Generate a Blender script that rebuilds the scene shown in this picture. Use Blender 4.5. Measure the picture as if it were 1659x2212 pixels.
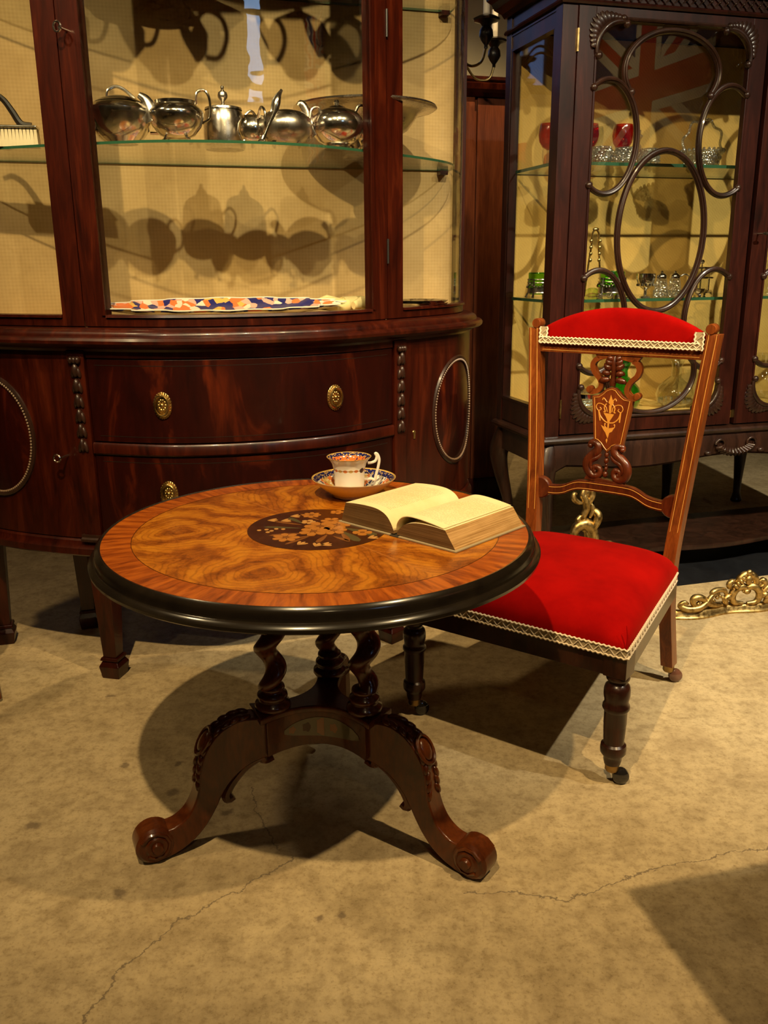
import bpy, bmesh, math, random
from math import sin, cos, pi, radians, sqrt, atan2, hypot
from mathutils import Vector, Matrix
random.seed(7)
S = bpy.context.scene
for o in list(bpy.data.objects): bpy.data.objects.remove(o)
COL = S.collection
# ------------------------------------------------------------------ camera
HC = 1.05
cd = bpy.data.cameras.new('camera'); cam = bpy.data.objects.new('camera', cd); COL.objects.link(cam)
cd.sensor_fit = 'VERTICAL'; cd.sensor_height = 24.0; cd.lens = 24.0*1895.0/2212.0; cd.clip_start = .02
th, ro = radians(15.81), radians(.44)
fw = Vector((0, cos(th), -sin(th))); up0 = Vector((0, sin(th), cos(th))); rt0 = Vector((1, 0, 0))
rt = rt0*cos(ro) - up0*sin(ro); up = up0*cos(ro) + rt0*sin(ro)
cam.matrix_world = Matrix(((rt.x, up.x, -fw.x, 0), (rt.y, up.y, -fw.y, 0), (rt.z, up.z, -fw.z, HC), (0, 0, 0, 1)))
S.camera = cam
# ------------------------------------------------------------------ light
S.view_settings.view_transform = 'Standard'; S.view_settings.look = 'None'
S.view_settings.gamma = 1.0; S.view_settings.use_curve_mapping = False
S.view_settings.exposure = 0.0
S.cycles.transparent_max_bounces = 24; S.cycles.max_bounces = 6; S.cycles.diffuse_bounces = 3; S.cycles.glossy_bounces = 4; S.cycles.use_denoising = True
S.cycles.use_adaptive_sampling = True; S.cycles.adaptive_threshold = .035; S.cycles.adaptive_min_samples = 12; S.cycles.caustics_reflective = False; S.cycles.caustics_refractive = False
S.cycles.sample_clamp_indirect = 4.0
wd = bpy.data.worlds.new('daylight'); S.world = wd; wd.use_nodes = True
wb = wd.node_tree.nodes['Background']; wb.inputs[0].default_value = (.42, .62, 1, 1); wb.inputs[1].default_value = 5.0
def W0(a, b, z): y = radians(16); return (-.34+cos(y)*a-sin(y)*b, 2.205+sin(y)*a+cos(y)*b, z)
WARM = (1.0, .73, .37)
def spot(name, loc, aim, watts, angle=95, blend=.7, radius=.022, col=WARM):
    l = bpy.data.lights.new(name, 'SPOT'); l.energy = watts; l.spot_size = radians(angle); l.spot_blend = blend
    l.shadow_soft_size = radius; l.color = col
    o = bpy.data.objects.new(name, l); COL.objects.link(o); o.location = loc
    o.rotation_euler = (Vector(aim) - Vector(loc)).to_track_quat('-Z', 'Y').to_euler()
    return o
spot('ceiling_and_fill_spot', (-.33, .19, 2.73), (-.05, 2.8, .4), 310, 81, 1.0)
spot('ceiling_and_fill_spot', (1.153, .576, 2.73), (.55, 2.15, .1), 235, 74, 1.0)
spot('ceiling_and_fill_spot', (-1.35, -.08, 2.73), (-.25, 2.6, 1.3), 180, 46, 1.0, col=(1, .80, .48))
spot('ceiling_and_fill_spot', (.41, .385, 2.73), (-.05, 2.45, 1.35), 260, 44, 1.0, col=(1, .82, .52))
spot('ceiling_and_fill_spot', (2.05, .86, 2.73), (1.32, 2.55, .65), 450, 66, 1.0, col=(1, .90, .68))
spot('ceiling_and_fill_spot', tuple(W0(1.12, .70, 2.75)), tuple(W0(1.25, 1.75, 1.65)), 120, 58, 1.0)
spot('ceiling_and_fill_spot', (-1.75, 1.35, 2.80), (-.35, 1.8, 0), 68, 105, 1.0, .12)  # added fill spot at left, lifts the floor shadows; no known lamp
spot('ceiling_and_fill_spot', (.35, -1.5, 2.80), (.2, 1.9, 0), 22, 110, 1.0, .12)  # weak fill spot added behind the camera, not a known lamp
spot('ceiling_and_fill_spot', (2.6, -.9, 2.80), (3.45, -.10, 2.1), 110, 75, 1.0, .05)
# ------------------------------------------------------------------ room frame: a runs along the cabinets, b away from the viewer
YAW = radians(16); AX = (cos(YAW), sin(YAW)); BX = (-sin(YAW), cos(YAW)); OX = (-.34, 2.205)
def W(a, b, z=0.0): return Vector((OX[0]+AX[0]*a+BX[0]*b, OX[1]+AX[1]*a+BX[1]*b, z))
# ------------------------------------------------------------------ mesh helper
class MB:
    def __init__(s): s.v = []; s.f = []; s.m = []
    def add(s, vs, fs, mi=0):
        k = len(s.v); s.v += [tuple(p) for p in vs]; s.f += [tuple(i+k for i in f) for f in fs]; s.m += [mi]*len(fs); return s
    def box(s, x0, x1, y0, y1, z0, z1, mi=0):
        return s.add([(x0,y0,z0),(x1,y0,z0),(x1,y1,z0),(x0,y1,z0),(x0,y0,z1),(x1,y0,z1),(x1,y1,z1),(x0,y1,z1)],
                     [(0,3,2,1),(4,5,6,7),(0,1,5,4),(1,2,6,5),(2,3,7,6),(3,0,4,7)], mi)
    def frus(s, c0, h0, c1, h1, mi=0):      # square frustum between two levels, h = (hx, hy)
        vs = []
        for c, h in ((c0, h0), (c1, h1)):
            for sx, sy in ((-1,-1),(1,-1),(1,1),(-1,1)): vs.append((c[0]+sx*h[0], c[1]+sy*h[1], c[2]))
        return s.add(vs, [(0,3,2,1),(4,5,6,7),(0,1,5,4),(1,2,6,5),(2,3,7,6),(3,0,4,7)], mi)
    def lathe(s, prof, n=28, c=(0,0,0), axis=(0,0,1), mi=0, ov=1.0):
        z = Vector(axis).normalized(); x = z.orthogonal().normalized()
        if abs(z.z) > .99: x = Vector((1,0,0))
        y = z.cross(x); c = Vector(c); vs = []; fs = []; rings = []
        for r, h in prof:
            if r < 1e-6: rings.append([len(vs)]); vs.append(c+z*h)
            else:
                rings.append(list(range(len(vs), len(vs)+n)))
                vs += [c+z*h+x*(r*cos(2*pi*i/n))+y*(r*ov*sin(2*pi*i/n)) for i in range(n)]
        for A_, B_ in zip(rings, rings[1:]):
            if len(A_) == 1 and len(B_) == 1: continue
            for i in range(n):
                j = (i+1) % n
                if len(A_) == 1: fs.append((A_[0], B_[j], B_[i]))
                elif len(B_) == 1: fs.append((A_[i], A_[j], B_[0]))
                else: fs.append((A_[i], A_[j], B_[j], B_[i]))
        return s.add(vs, fs, mi)
    def tube(s, pts, r, n=8, closed=False, cap=True, mi=0, flat=1.0, upv=None):
        P = [Vector(p) for p in pts]; N = len(P); R = r if isinstance(r, (list, tuple)) else [r]*N
        vs = []; fs = []; nrm = None
        for i in range(N):
            a = P[(i-1) % N] if (closed or i > 0) else P[i]; b = P[(i+1) % N] if (closed or i < N-1) else P[i]
            t = (b-a); t = t.normalized() if t.length > 1e-9 else Vector((0,0,1))
            if upv is not None:
                nrm = Vector(upv) - t*Vector(upv).dot(t)
                if nrm.length < 1e-6: nrm = t.orthogonal()
                nrm.normalize()
            elif nrm is None: nrm = t.orthogonal().normalized()
            else:
                nrm = nrm - t*nrm.dot(t)
                nrm = nrm.normalized() if nrm.length > 1e-6 else t.orthogonal().normalized()
            bn = t.cross(nrm)
            for k in range(n):
                q = 2*pi*k/n; vs.append(P[i]+nrm*(R[i]*cos(q)*flat)+bn*(R[i]*sin(q)))
        M = N if closed else N-1
        for i in range(M):
            for k in range(n):
                a0 = i*n+k; a1 = i*n+(k+1) % n; b0 = ((i+1) % N)*n+k; b1 = ((i+1) % N)*n+(k+1) % n
                fs.append((a0, a1, b1, b0))
        if cap and not closed: fs.append(tuple(range(n))[::-1]); fs.append(tuple((N-1)*n+k for k in range(n)))
        return s.add(vs, fs, mi)
    def ell(s, c, r, nu=12, nv=8, rot=None, mi=0):
        c = Vector(c); vs = []; fs = []
        for j in range(nv+1):
            p = pi*j/nv
            for i in range(nu):
                q = 2*pi*i/nu; d = Vector((r[0]*sin(p)*cos(q), r[1]*sin(p)*sin(q), r[2]*cos(p)))
                if rot is not None: d = rot @ d
                vs.append(c+d)
        for j in range(nv):
            for i in range(nu):
                k = (i+1) % nu; fs.append((j*nu+i, (j+1)*nu+i, (j+1)*nu+k, j*nu+k))
        return s.add(vs, fs, mi)
    def prism(s, poly, d0, d1, f=None, mi=0):   # poly in (u, w), extruded along a third axis d; f maps (u, d, w) to xyz
        f = f or (lambda u, d, w: (u, d, w)); n = len(poly)
        vs = [f(u, d0, w) for u, w in poly]+[f(u, d1, w) for u, w in poly]
        fs = [tuple(range(n)), tuple(range(2*n-1, n-1, -1))]+[(i, n+i, n+(i+1) % n, (i+1) % n) for i in range(n)]
        return s.add(vs, fs, mi)
    def sweep(s, plan, prof, mi=0, cap=True, closed=False):   # plan = (x, y, nx, ny); prof = (out, z), closed
        n = len(prof); vs = []; fs = []
        for x, y, nx, ny in plan: vs += [(x+nx*o, y+ny*o, z) for o, z in prof]
        m = len(plan)
        for i in range(m if closed else m-1):
            for k in range(n):
                a = i*n+k; b = i*n+(k+1) % n; i2 = (i+1) % m
                fs.append((a, b, i2*n+(k+1) % n, i2*n+k))
        if cap and not closed: fs.append(tuple(range(n))[::-1]); fs.append(tuple((m-1)*n+k for k in range(n)))
        return s.add(vs, fs, mi)
    def xf(s, mat, k0=0):
        s.v = s.v[:k0]+[tuple(mat @ Vector(p)) for p in s.v[k0:]]; return s
    def build(s, name, mat, parent=None, ang=38, bevel=0.0, seg=2):
        me = bpy.data.meshes.new(name); me.from_pydata(s.v, [], s.f)
        for m_ in (mat if isinstance(mat, (list, tuple)) else [mat]): me.materials.append(m_)
        if any(s.m): me.polygons.foreach_set('material_index', s.m)
        bm = bmesh.new(); bm.from_mesh(me); bmesh.ops.recalc_face_normals(bm, faces=bm.faces)
        if bevel:
            es = [e for e in bm.edges if len(e.link_faces) == 2 and e.calc_face_angle(0) > .6]
            bmesh.ops.bevel(bm, geom=es, offset=bevel, segments=seg, affect='EDGES', profile=.5, clamp_overlap=True)
        bm.to_mesh(me); bm.free()
        me.polygons.foreach_set('use_smooth', [True]*len(me.polygons)); me.set_sharp_from_angle(angle=radians(ang)); me.update()
        o = bpy.data.objects.new(name, me); COL.objects.link(o)
        if parent: o.parent = parent
        if bevel: o.modifiers.new('weighted', 'WEIGHTED_NORMAL').keep_sharp = True
        return o
def tag(o, label=None, cat=None, group=None, kind=None):
    for k, v in (('label', label), ('category', cat), ('group', group), ('kind', kind)):
        if v: o[k] = v
    return o
def thing(name, label, cat, loc=(0,0,0), rz=0.0, group=None):
    o = bpy.data.objects.new(name, None); COL.objects.link(o); o.empty_display_size = .05
    o.location = loc; o.rotation_euler = (0, 0, rz); return tag(o, label, cat, group)
def copy_tree(o, parent=None):
    c = o.copy(); COL.objects.link(c); c.parent = parent
    for ch in list(o.children): copy_tree(ch, c)
    return c
def spline(P, n=8, closed=False):
    P = [Vector(p) for p in P]; out = []; N = len(P)
    Q = [P[-1]]+P+[P[0], P[1]] if closed else [2*P[0]-P[1]]+P+[2*P[-1]-P[-2]]
    for i in range(1, len(Q)-2):
        p0, p1, p2, p3 = Q[i-1:i+3]
        for k in range(n):
            t = k/n
            out.append(.5*((2*p1)+(p2-p0)*t+(2*p0-5*p1+4*p2-p3)*t*t+(3*p1-p0-3*p2+p3)*t**3))
    if not closed: out.append(P[-1])
    return out
def lerp(a, b, t): return a+(b-a)*t
# ------------------------------------------------------------------ materials
def N(nt, t, **kw):
    n = nt.nodes.new(t)
    for k, v in kw.items():
        if k.startswith('i_'):
            key = k[2:]; key = int(key) if key.isdigit() else key.replace('_', ' ')
            n.inputs[key].default_value = v
        else: setattr(n, k, v)
    return n
def newmat(name):
    m = bpy.data.materials.new(name); m.use_nodes = True; nt = m.node_tree; nt.nodes.clear()
    out = nt.nodes.new('ShaderNodeOutputMaterial'); return m, nt, out
def rgba(c): return (c[0], c[1], c[2], 1)
def pbsdf(nt, out, color=None, rough=.5, metal=0.0, coat=0.0, coat_rough=.05, spec=.5, **kw):
    b = nt.nodes.new('ShaderNodeBsdfPrincipled')
    if color is not None: b.inputs['Base Color'].default_value = rgba(color)
    b.inputs['Roughness'].default_value = rough; b.inputs['Metallic'].default_value = metal
    b.inputs['Coat Weight'].default_value = coat; b.inputs['Coat Roughness'].default_value = coat_rough
    b.inputs['Specular IOR Level'].default_value = spec
    for k, v in kw.items(): b.inputs[k.replace('_', ' ')].default_value = v
    nt.links.new(b.outputs[0], out.inputs[0]); return b
def ramp(nt, fac, stops, interp='LINEAR'):
    r = nt.nodes.new('ShaderNodeValToRGB'); r.color_ramp.interpolation = interp
    while len(r.color_ramp.elements) < len(stops): r.color_ramp.elements.new(.5)
    for e, (p, c) in zip(r.color_ramp.elements, stops): e.position = p; e.color = rgba(c)
    if fac is not None: nt.links.new(fac, r.inputs[0])
    return r
def mth(nt, op, a, b=None, c=None, clamp=False):
    n = nt.nodes.new('ShaderNodeMath'); n.operation = op; n.use_clamp = clamp
    for i, x in enumerate((a, b, c)):
        if x is None: continue
        if isinstance(x, (int, float)): n.inputs[i].default_value = x
        else: nt.links.new(x, n.inputs[i])
    return n.outputs[0]
def coords(nt, scale=(1,1,1), loc=(0,0,0), rot=(0,0,0)):
    t = nt.nodes.new('ShaderNodeTexCoord'); m = nt.nodes.new('ShaderNodeMapping')
    m.inputs['Scale'].default_value = scale; m.inputs['Location'].default_value = loc; m.inputs['Rotation'].default_value = rot
    nt.links.new(t.outputs['Object'], m.inputs[0]); return m.outputs[0]
def noise(nt, vec, scale=5, detail=4, rough=.55, dist=0.0):
    n = N(nt, 'ShaderNodeTexNoise'); n.inputs['Scale'].default_value = scale; n.inputs['Detail'].default_value = detail
    n.inputs['Roughness'].default_value = rough; n.inputs['Distortion'].default_value = dist
    if vec is not None: nt.links.new(vec, n.inputs['Vector'])
    return n
def mixc(nt, fac, a, b, mode='MIX'):
    n = nt.nodes.new('ShaderNodeMix'); n.data_type = 'RGBA'; n.blend_type = mode
    for i, x in ((0, fac), (6, a), (7, b)):
        if isinstance(x, (int, float)): n.inputs[i].default_value = x
        elif isinstance(x, (tuple, list)): n.inputs[i].default_value = rgba(x)
        else: nt.links.new(x, n.inputs[i])
    return n.outputs[2]
def bump(nt, b, h, strength=.2, dist=.002):
    n = N(nt, 'ShaderNodeBump'); n.inputs['Strength'].default_value = strength; n.inputs['Distance'].default_value = dist
    nt.links.new(h, n.inputs['Height']); nt.links.new(n.outputs[0], b.inputs['Normal'])
def wood(name, c1, c2, c3=None, scale=(14, 14, 2.2), rough=.32, coat=.55, fine=1.0):
    m, nt, out = newmat(name); b = pbsdf(nt, out, rough=rough, coat=coat*.5, coat_rough=.09, spec=.32)
    n1 = noise(nt, coords(nt, scale), 1.6, 7, .6, 1.1)
    r = ramp(nt, n1.outputs[0], [(.3, c1), (.55, c2), (.75, c3 or c2)])
    n2 = noise(nt, coords(nt, (scale[0]*9, scale[1]*9, scale[2]*3)), 2.0, 3)
    g = ramp(nt, n2.outputs[0], [(.35, (.55,)*3), (.6, (1,)*3)])
    nt.links.new(mixc(nt, .55*fine, r.outputs[0], g.outputs[0], 'MULTIPLY'), b.inputs['Base Color'])
    return m
M = {}
M['mahogany'] = wood('mahogany', (.011, .0012, .0004), (.034, .0041, .0010), (.070, .0105, .0026), coat=.3)
M['mahogany_flame'] = wood('mahogany_flame', (.007, .0005, .0001), (.019, .0014, .0003), (.115, .0150, .0022), (5, 5, 1.6), .34, .15)
M['mahogany_dark'] = wood('mahogany_dark', (.010, .0025, .0016), (.028, .006, .0035), (.050, .010, .005), coat=.3)
M['carved_dark'] = wood('carved_dark', (.012, .005, .003), (.028, .011, .0065), (.048, .019, .011), rough=.34, coat=.3)
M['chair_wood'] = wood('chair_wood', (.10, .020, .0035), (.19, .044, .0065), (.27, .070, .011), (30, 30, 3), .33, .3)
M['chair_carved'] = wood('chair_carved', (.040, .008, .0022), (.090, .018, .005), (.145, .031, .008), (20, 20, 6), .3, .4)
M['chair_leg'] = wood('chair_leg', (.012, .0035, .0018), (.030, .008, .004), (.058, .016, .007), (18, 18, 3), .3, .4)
M['walnut'] = wood('walnut', (.040, .008, .002), (.095, .021, .004), (.155, .041, .008), (9, 9, 5), .28, .5)
M['panel_wood'] = wood('panel_wood', (.09, .022, .009), (.16, .04, .014), (.2, .055, .02), (16, 16, 2), .4, .3)
def simple(name, color, rough=.5, metal=0.0, coat=0.0, spec=.5, **kw):
    m, nt, out = newmat(name); pbsdf(nt, out, color, rough, metal, coat, .06, spec, **kw); return m
def metalmat(name, c, c2, rough, sc=18):
    m, nt, out = newmat(name); b = pbsdf(nt, out, c, rough, 1.0)
    n = noise(nt, coords(nt), sc, 5, .6)
    nt.links.new(ramp(nt, n.outputs[0], [(.35, c2), (.6, c)]).outputs[0], b.inputs['Base Color'])
    nt.links.new(mth(nt, 'MULTIPLY_ADD', n.outputs[0], rough*1.3, rough*.4), b.inputs['Roughness']); return m
M['silver'] = metalmat('silver', (.88, .83, .74), (.62, .57, .49), .14)
M['silver_dull'] = metalmat('silver_dull', (.60, .54, .47), (.36, .31, .27), .26)
M['brass'] = metalmat('brass', (.72, .52, .20), (.38, .25, .08), .28)
M['gilt'] = metalmat('gilt', (.60, .43, .17), (.26, .165, .055), .38, 60)
M['bead'] = simple('bead', (.16, .10, .06), .3, coat=.3)
M['brass_dark'] = metalmat('brass_dark', (.34, .22, .08), (.15, .09, .03), .35)
M['steel'] = simple('steel', (.6, .55, .48), .2, 1.0)
M['ebonised'] = wood('ebonised', (.006, .004, .003), (.011, .008, .005), (.016, .011, .007), (6, 6, 6), .22, .8, .3)
M['ebony'] = simple('ebony', (.012, .008, .006), .35, coat=.3)
M['ivory'] = simple('ivory', (.72, .60, .38), .5)
M['black_castor'] = simple('black_castor', (.012, .010, .009), .12, coat=.5)
M['brown_castor'] = simple('brown_castor', (.12, .05, .03), .15, coat=.6)
M['slab_black'] = wood('slab_black', (.006, .006, .008), (.010, .011, .014), None, (3, 3, 3), .5, .1)
M['candle'] = simple('candle', (.85, .76, .62), .5)
M['black_iron'] = simple('black_iron', (.01, .009, .008), .4)
def velvet():
    m, nt, out = newmat('red_velvet'); b = pbsdf(nt, out, rough=.95, spec=.05)
    n = noise(nt, coords(nt), 9, 4, .6)
    r = ramp(nt, n.outputs[0], [(.3, (.20, .0006, .0004)), (.7, (.30, .0018, .0008))])
    nt.links.new(r.outputs[0], b.inputs['Base Color'])
    b.inputs['Sheen Weight'].default_value = .18; b.inputs['Sheen Roughness'].default_value = .35; b.inputs['Sheen Tint'].default_value = (1, .10, .04, 1)
    n2 = noise(nt, coords(nt), 900, 2); bump(nt, b, n2.outputs[0], .25, .0006); return m
M['velvet'] = velvet()
M['braid'] = simple('braid', (.62, .50, .34), .75)
M['braid_ground'] = simple('braid_ground', (.33, .25, .14), .85)
M['stringing'] = simple('stringing', (.62, .30, .06), .35, coat=.3)
M['boxwood'] = simple('boxwood', (.58, .25, .035), .35, coat=.4)
# thin clear glass: straight-through with mirror reflection growing towards grazing
def thin_glass(name, tint=(.97, .985, .97), refl=.9, base=.045, power=5.0, rough=.0, wavy=False):
    m, nt, out = newmat(name); t = nt.nodes.new('ShaderNodeBsdfTransparent'); t.inputs[0].default_value = rgba(tint)
    g = nt.nodes.new('ShaderNodeBsdfGlossy'); g.inputs['Roughness'].default_value = rough; g.inputs[0].default_value = (refl, refl, refl, 1)
    if wavy:
        wn = noise(nt, coords(nt, (4, 4, 9)), 1.5, 2, .5); bp = N(nt, 'ShaderNodeBump'); bp.inputs['Strength'].default_value = .35; bp.inputs['Distance'].default_value = .006; nt.links.new(wn.outputs[0], bp.inputs['Height']); nt.links.new(bp.outputs[0], g.inputs['Normal'])
    lw = nt.nodes.new('ShaderNodeLayerWeight'); lw.inputs[0].default_value = .5
    p = mth(nt, 'POWER', lw.outputs['Facing'], power); fac = mth(nt, 'MULTIPLY_ADD', p, 1-base, base, clamp=True)
    mx = nt.nodes.new('ShaderNodeMixShader'); nt.links.new(fac, mx.inputs[0]); nt.links.new(t.outputs[0], mx.inputs[1]); nt.links.new(g.outputs[0], mx.inputs[2])
    nt.links.new(mx.outputs[0], out.inputs[0]); return m
M['glass'] = thin_glass('window_glass')
M['old_glass'] = thin_glass('old_glass', wavy=True, rough=.015)
M['vessel_glass'] = thin_glass('vessel_glass', (.88, .90, .86), 1.0, .13, 2.6, .04)
M['green_glass'] = thin_glass('green_glass', (.14, .58, .12), 1.0, .10, 3.0, .04)
M['lime_glass'] = thin_glass('lime_glass', (.40, .75, .08), 1.0, .08, 3.0, .04)
M['ruby_glass'] = thin_glass('ruby_glass', (.62, .05, .03), 1.0, .10, 3.0, .04)
M['dark_window'] = thin_glass('dark_window', (.30, .32, .36), 1.0, .05)
M['glass_edge'] = simple('glass_edge', (.025, .085, .045), .12, coat=.5)
def crystal():
    m, nt, out = newmat('crystal'); t = nt.nodes.new('ShaderNodeBsdfTransparent'); t.inputs[0].default_value = (.92, .93, .90, 1)
    g = nt.nodes.new('ShaderNodeBsdfGlossy'); g.inputs['Roughness'].default_value = .10; g.inputs[0].default_value = (1, 1, .96, 1)
    d = nt.nodes.new('ShaderNodeBsdfTranslucent'); d.inputs[0].default_value = (.85, .86, .82, 1)
    v = N(nt, 'ShaderNodeTexVoronoi'); v.inputs['Scale'].default_value = 150; nt.links.new(coords(nt), v.inputs['Vector'])
    bp = N(nt, 'ShaderNodeBump'); bp.inputs['Strength'].default_value = .9; bp.inputs['Distance'].default_value = .006
    nt.links.new(v.outputs['Distance'], bp.inputs['Height']); nt.links.new(bp.outputs[0], g.inputs['Normal'])
    m1 = nt.nodes.new('ShaderNodeMixShader'); m1.inputs[0].default_value = .30; nt.links.new(g.outputs[0], m1.inputs[1]); nt.links.new(d.outputs[0], m1.inputs[2])
    m2 = nt.nodes.new('ShaderNodeMixShader'); nt.links.new(ramp(nt, v.outputs['Distance'], [(.1, (.30,)*3), (.6, (.62,)*3)]).outputs[0], m2.inputs[0]); nt.links.new(t.outputs[0], m2.inputs[1]); nt.links.new(m1.outputs[0], m2.inputs[2])
    nt.links.new(m2.outputs[0], out.inputs[0]); return m
M['crystal'] = crystal()
def damask(name, c1, c2, c3, diag=False):
    m, nt, out = newmat(name); b = pbsdf(nt, out, rough=.85, spec=.2)
    t = coords(nt); sp = N(nt, 'ShaderNodeSeparateXYZ'); nt.links.new(t, sp.inputs[0]); x, z = sp.outputs[0], sp.outputs[2]
    u = mth(nt, 'ADD', x, z); w = mth(nt, 'SUBTRACT', x, z); k = 330 if not diag else 520
    a = mth(nt, 'SINE', mth(nt, 'MULTIPLY', u, k)); c = mth(nt, 'SINE', mth(nt, 'MULTIPLY', w, k if not diag else 90))
    pat = mth(nt, 'MULTIPLY_ADD', mth(nt, 'MULTIPLY', a, c), .5, .5)
    n = noise(nt, t, 6, 5, .6); n2 = noise(nt, t, 45, 3, .6)
    base = ramp(nt, n.outputs[0], [(.3, c2), (.65, c1)])
    col = mixc(nt, mth(nt, 'MULTIPLY', pat, mth(nt, 'MULTIPLY', n2.outputs[0], .5)), base.outputs[0], c3)
    nt.links.new(col, b.inputs['Base Color']); return m
M['damask'] = damask('damask', (.54, .37, .175), (.43, .285, .125), (.25, .15, .055))
M['gold_cloth'] = damask('gold_cloth', (.66, .43, .125), (.56, .355, .095), (.38, .22, .05), True)
M['plaster'] = None
def plaster(name, c, c2):
    m, nt, out = newmat(name); b = pbsdf(nt, out, rough=.9, spec=.2); n = noise(nt, coords(nt), 3, 6, .6)
    nt.links.new(ramp(nt, n.outputs[0], [(.3, c2), (.7, c)]).outputs[0], b.inputs['Base Color'])
    bump(nt, b, noise(nt, coords(nt), 60, 4).outputs[0], .2, .002); return m
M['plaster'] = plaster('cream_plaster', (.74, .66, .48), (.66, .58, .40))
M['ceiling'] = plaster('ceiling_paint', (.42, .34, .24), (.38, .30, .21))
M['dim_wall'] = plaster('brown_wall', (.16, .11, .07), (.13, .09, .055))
# ------------------------------------------------------------------ floor and room shell
def floor_mat():
    m, nt, out = newmat('concrete'); b = pbsdf(nt, out, rough=.62, spec=.3)
    t = coords(nt)
    n1 = noise(nt, t, 1.7, 8, .62); n2 = noise(nt, t, 14, 6, .65); n3 = noise(nt, t, 160, 3, .6); n6 = noise(nt, t, 48, 5, .7); n4 = noise(nt, t, 4.5, 5, .6, .6)
    col = ramp(nt, n1.outputs[0], [(.3, (.36, .268, .140)), (.5, (.455, .35, .195)), (.7, (.53, .42, .245))]).outputs[0]
    col = mixc(nt, .45, col, ramp(nt, n2.outputs[0], [(.34, (.50, .46, .40)), (.52, (1, 1, 1)), (.70, (1.22, 1.22, 1.2))]).outputs[0], 'MULTIPLY')
    col = mixc(nt, .5, col, ramp(nt, n6.outputs[0], [(.36, (.55, .50, .42)), (.50, (1, 1, 1)), (.66, (1.2, 1.2, 1.2))]).outputs[0], 'MULTIPLY')
    col = mixc(nt, .5, col, ramp(nt, n3.outputs[0], [(.32, (.55, .5, .42)), (.45, (1, 1, 1))]).outputs[0], 'MULTIPLY')
    col = mixc(nt, ramp(nt, n4.outputs[0], [(.56, (0,)*3), (.72, (.5,)*3)]).outputs[0], col, (.27, .19, .10))
    # hairline cracks
    nd = noise(nt, t, 22, 4, .7); off = N(nt, 'ShaderNodeVectorMath', operation='MULTIPLY_ADD')
    nt.links.new(nd.outputs['Color'], off.inputs[0]); off.inputs[1].default_value = (.045, .045, 0); nt.links.new(t, off.inputs[2])
    sub = N(nt, 'ShaderNodeVectorMath', operation='SUBTRACT'); nt.links.new(off.outputs[0], sub.inputs[0]); sub.inputs[1].default_value = (.0225, .0225, 0)
    sp = N(nt, 'ShaderNodeSeparateXYZ'); nt.links.new(sub.outputs[0], sp.inputs[0]); x, y = sp.outputs[0], sp.outputs[1]
    def seg(a, c):
        dx, dy = c[0]-a[0], c[1]-a[1]; L2 = dx*dx+dy*dy
        px = mth(nt, 'SUBTRACT', x, a[0]); py = mth(nt, 'SUBTRACT', y, a[1])
        tt = mth(nt, 'ADD', mth(nt, 'MULTIPLY', px, dx/L2), mth(nt, 'MULTIPLY', py, dy/L2), clamp=True)
        ex = mth(nt, 'SUBTRACT', px, mth(nt, 'MULTIPLY', tt, dx)); ey = mth(nt, 'SUBTRACT', py, mth(nt, 'MULTIPLY', tt, dy))
        return mth(nt, 'SQRT', mth(nt, 'ADD', mth(nt, 'MULTIPLY', ex, ex), mth(nt, 'MULTIPLY', ey, ey)))
    d = None
    for ln in ([(-.46, .93), (-.417, 1.102), (-.388, 1.153), (-.351, 1.219), (-.256, 1.297), (-.167, 1.383)],
               [(.132, 1.281), (.22, 1.286), (.303, 1.258), (.366, 1.29), (.487, 1.343), (.71, 1.399)], [(-.2, 1.40), (-.252, 1.511), (-.284, 1.607)]):
        for a, c in zip(ln, ln[1:]):
            s_ = seg(a, c); d = s_ if d is None else mth(nt, 'MINIMUM', d, s_)
    cr = ramp(nt, mth(nt, 'DIVIDE', d, .0022), [(.35, (.75,)*3), (1.0, (0,)*3)])
    col = mixc(nt, cr.outputs[0], col, (.13, .095, .06))
    dd = None
    for (sx, sy), r in (((-.689, 1.476), .02), ((-.573, 1.696), .016), ((-.452, 1.702), .014), ((-.463, 1.287), .02), ((-.113, 1.223), .012), ((-.076, 1.234), .014), ((-.696, 2.016), .014), ((-.318, 1.523), .018), ((-.441, 1.593), .02)):
        px = mth(nt, 'SUBTRACT', x, sx); py = mth(nt, 'SUBTRACT', y, sy)
        q = mth(nt, 'DIVIDE', mth(nt, 'SQRT', mth(nt, 'ADD', mth(nt, 'MULTIPLY', px, px), mth(nt, 'MULTIPLY', py, py))), r)
        dd = q if dd is None else mth(nt, 'MINIMUM', dd, q)
    col = mixc(nt, ramp(nt, dd, [(.4, (.7,)*3), (.85, (0,)*3)]).outputs[0], col, (.13, .09, .055))
    nt.links.new(col, b.inputs['Base Color'])
    bump(nt, b, n3.outputs[0], .18, .002); return m
M['concrete'] = floor_mat()
def room(name, boxes, mat, kind='structure', label=None):
    mb = MB()
    for q in boxes: mb.box(*q)
    o = mb.build(name, mat, None); o.location = (OX[0], OX[1], 0); o.rotation_euler = (0, 0, YAW)
    tag(o, label, None, None, kind); return o
fl = MB().box(-4, 5, -4, 6, -.1, 0).build('floor', M['concrete']); tag(fl, 'worn pale concrete floor with hairline cracks', None, None, 'structure')
a0, a1, b0, b1, zc = -2.5, 3.3, -4.4, 2.4, 2.95
wa0, wa1, wz0, wz1 = -.9, .9, 1.9, 2.85
room('wall_back', [(a0, wa0, b1, b1+.15, 0, zc), (wa1, a1, b1, b1+.15, 0, zc), (wa0, wa1, b1, b1+.15, 0, wz0), (wa0, wa1, b1, b1+.15, wz1, zc)], M['plaster'], label='cream plaster wall far behind the cabinets')
room('wall_left', [(a0-.15, a0, b0, b1, 0, zc)], M['dim_wall'])
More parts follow.
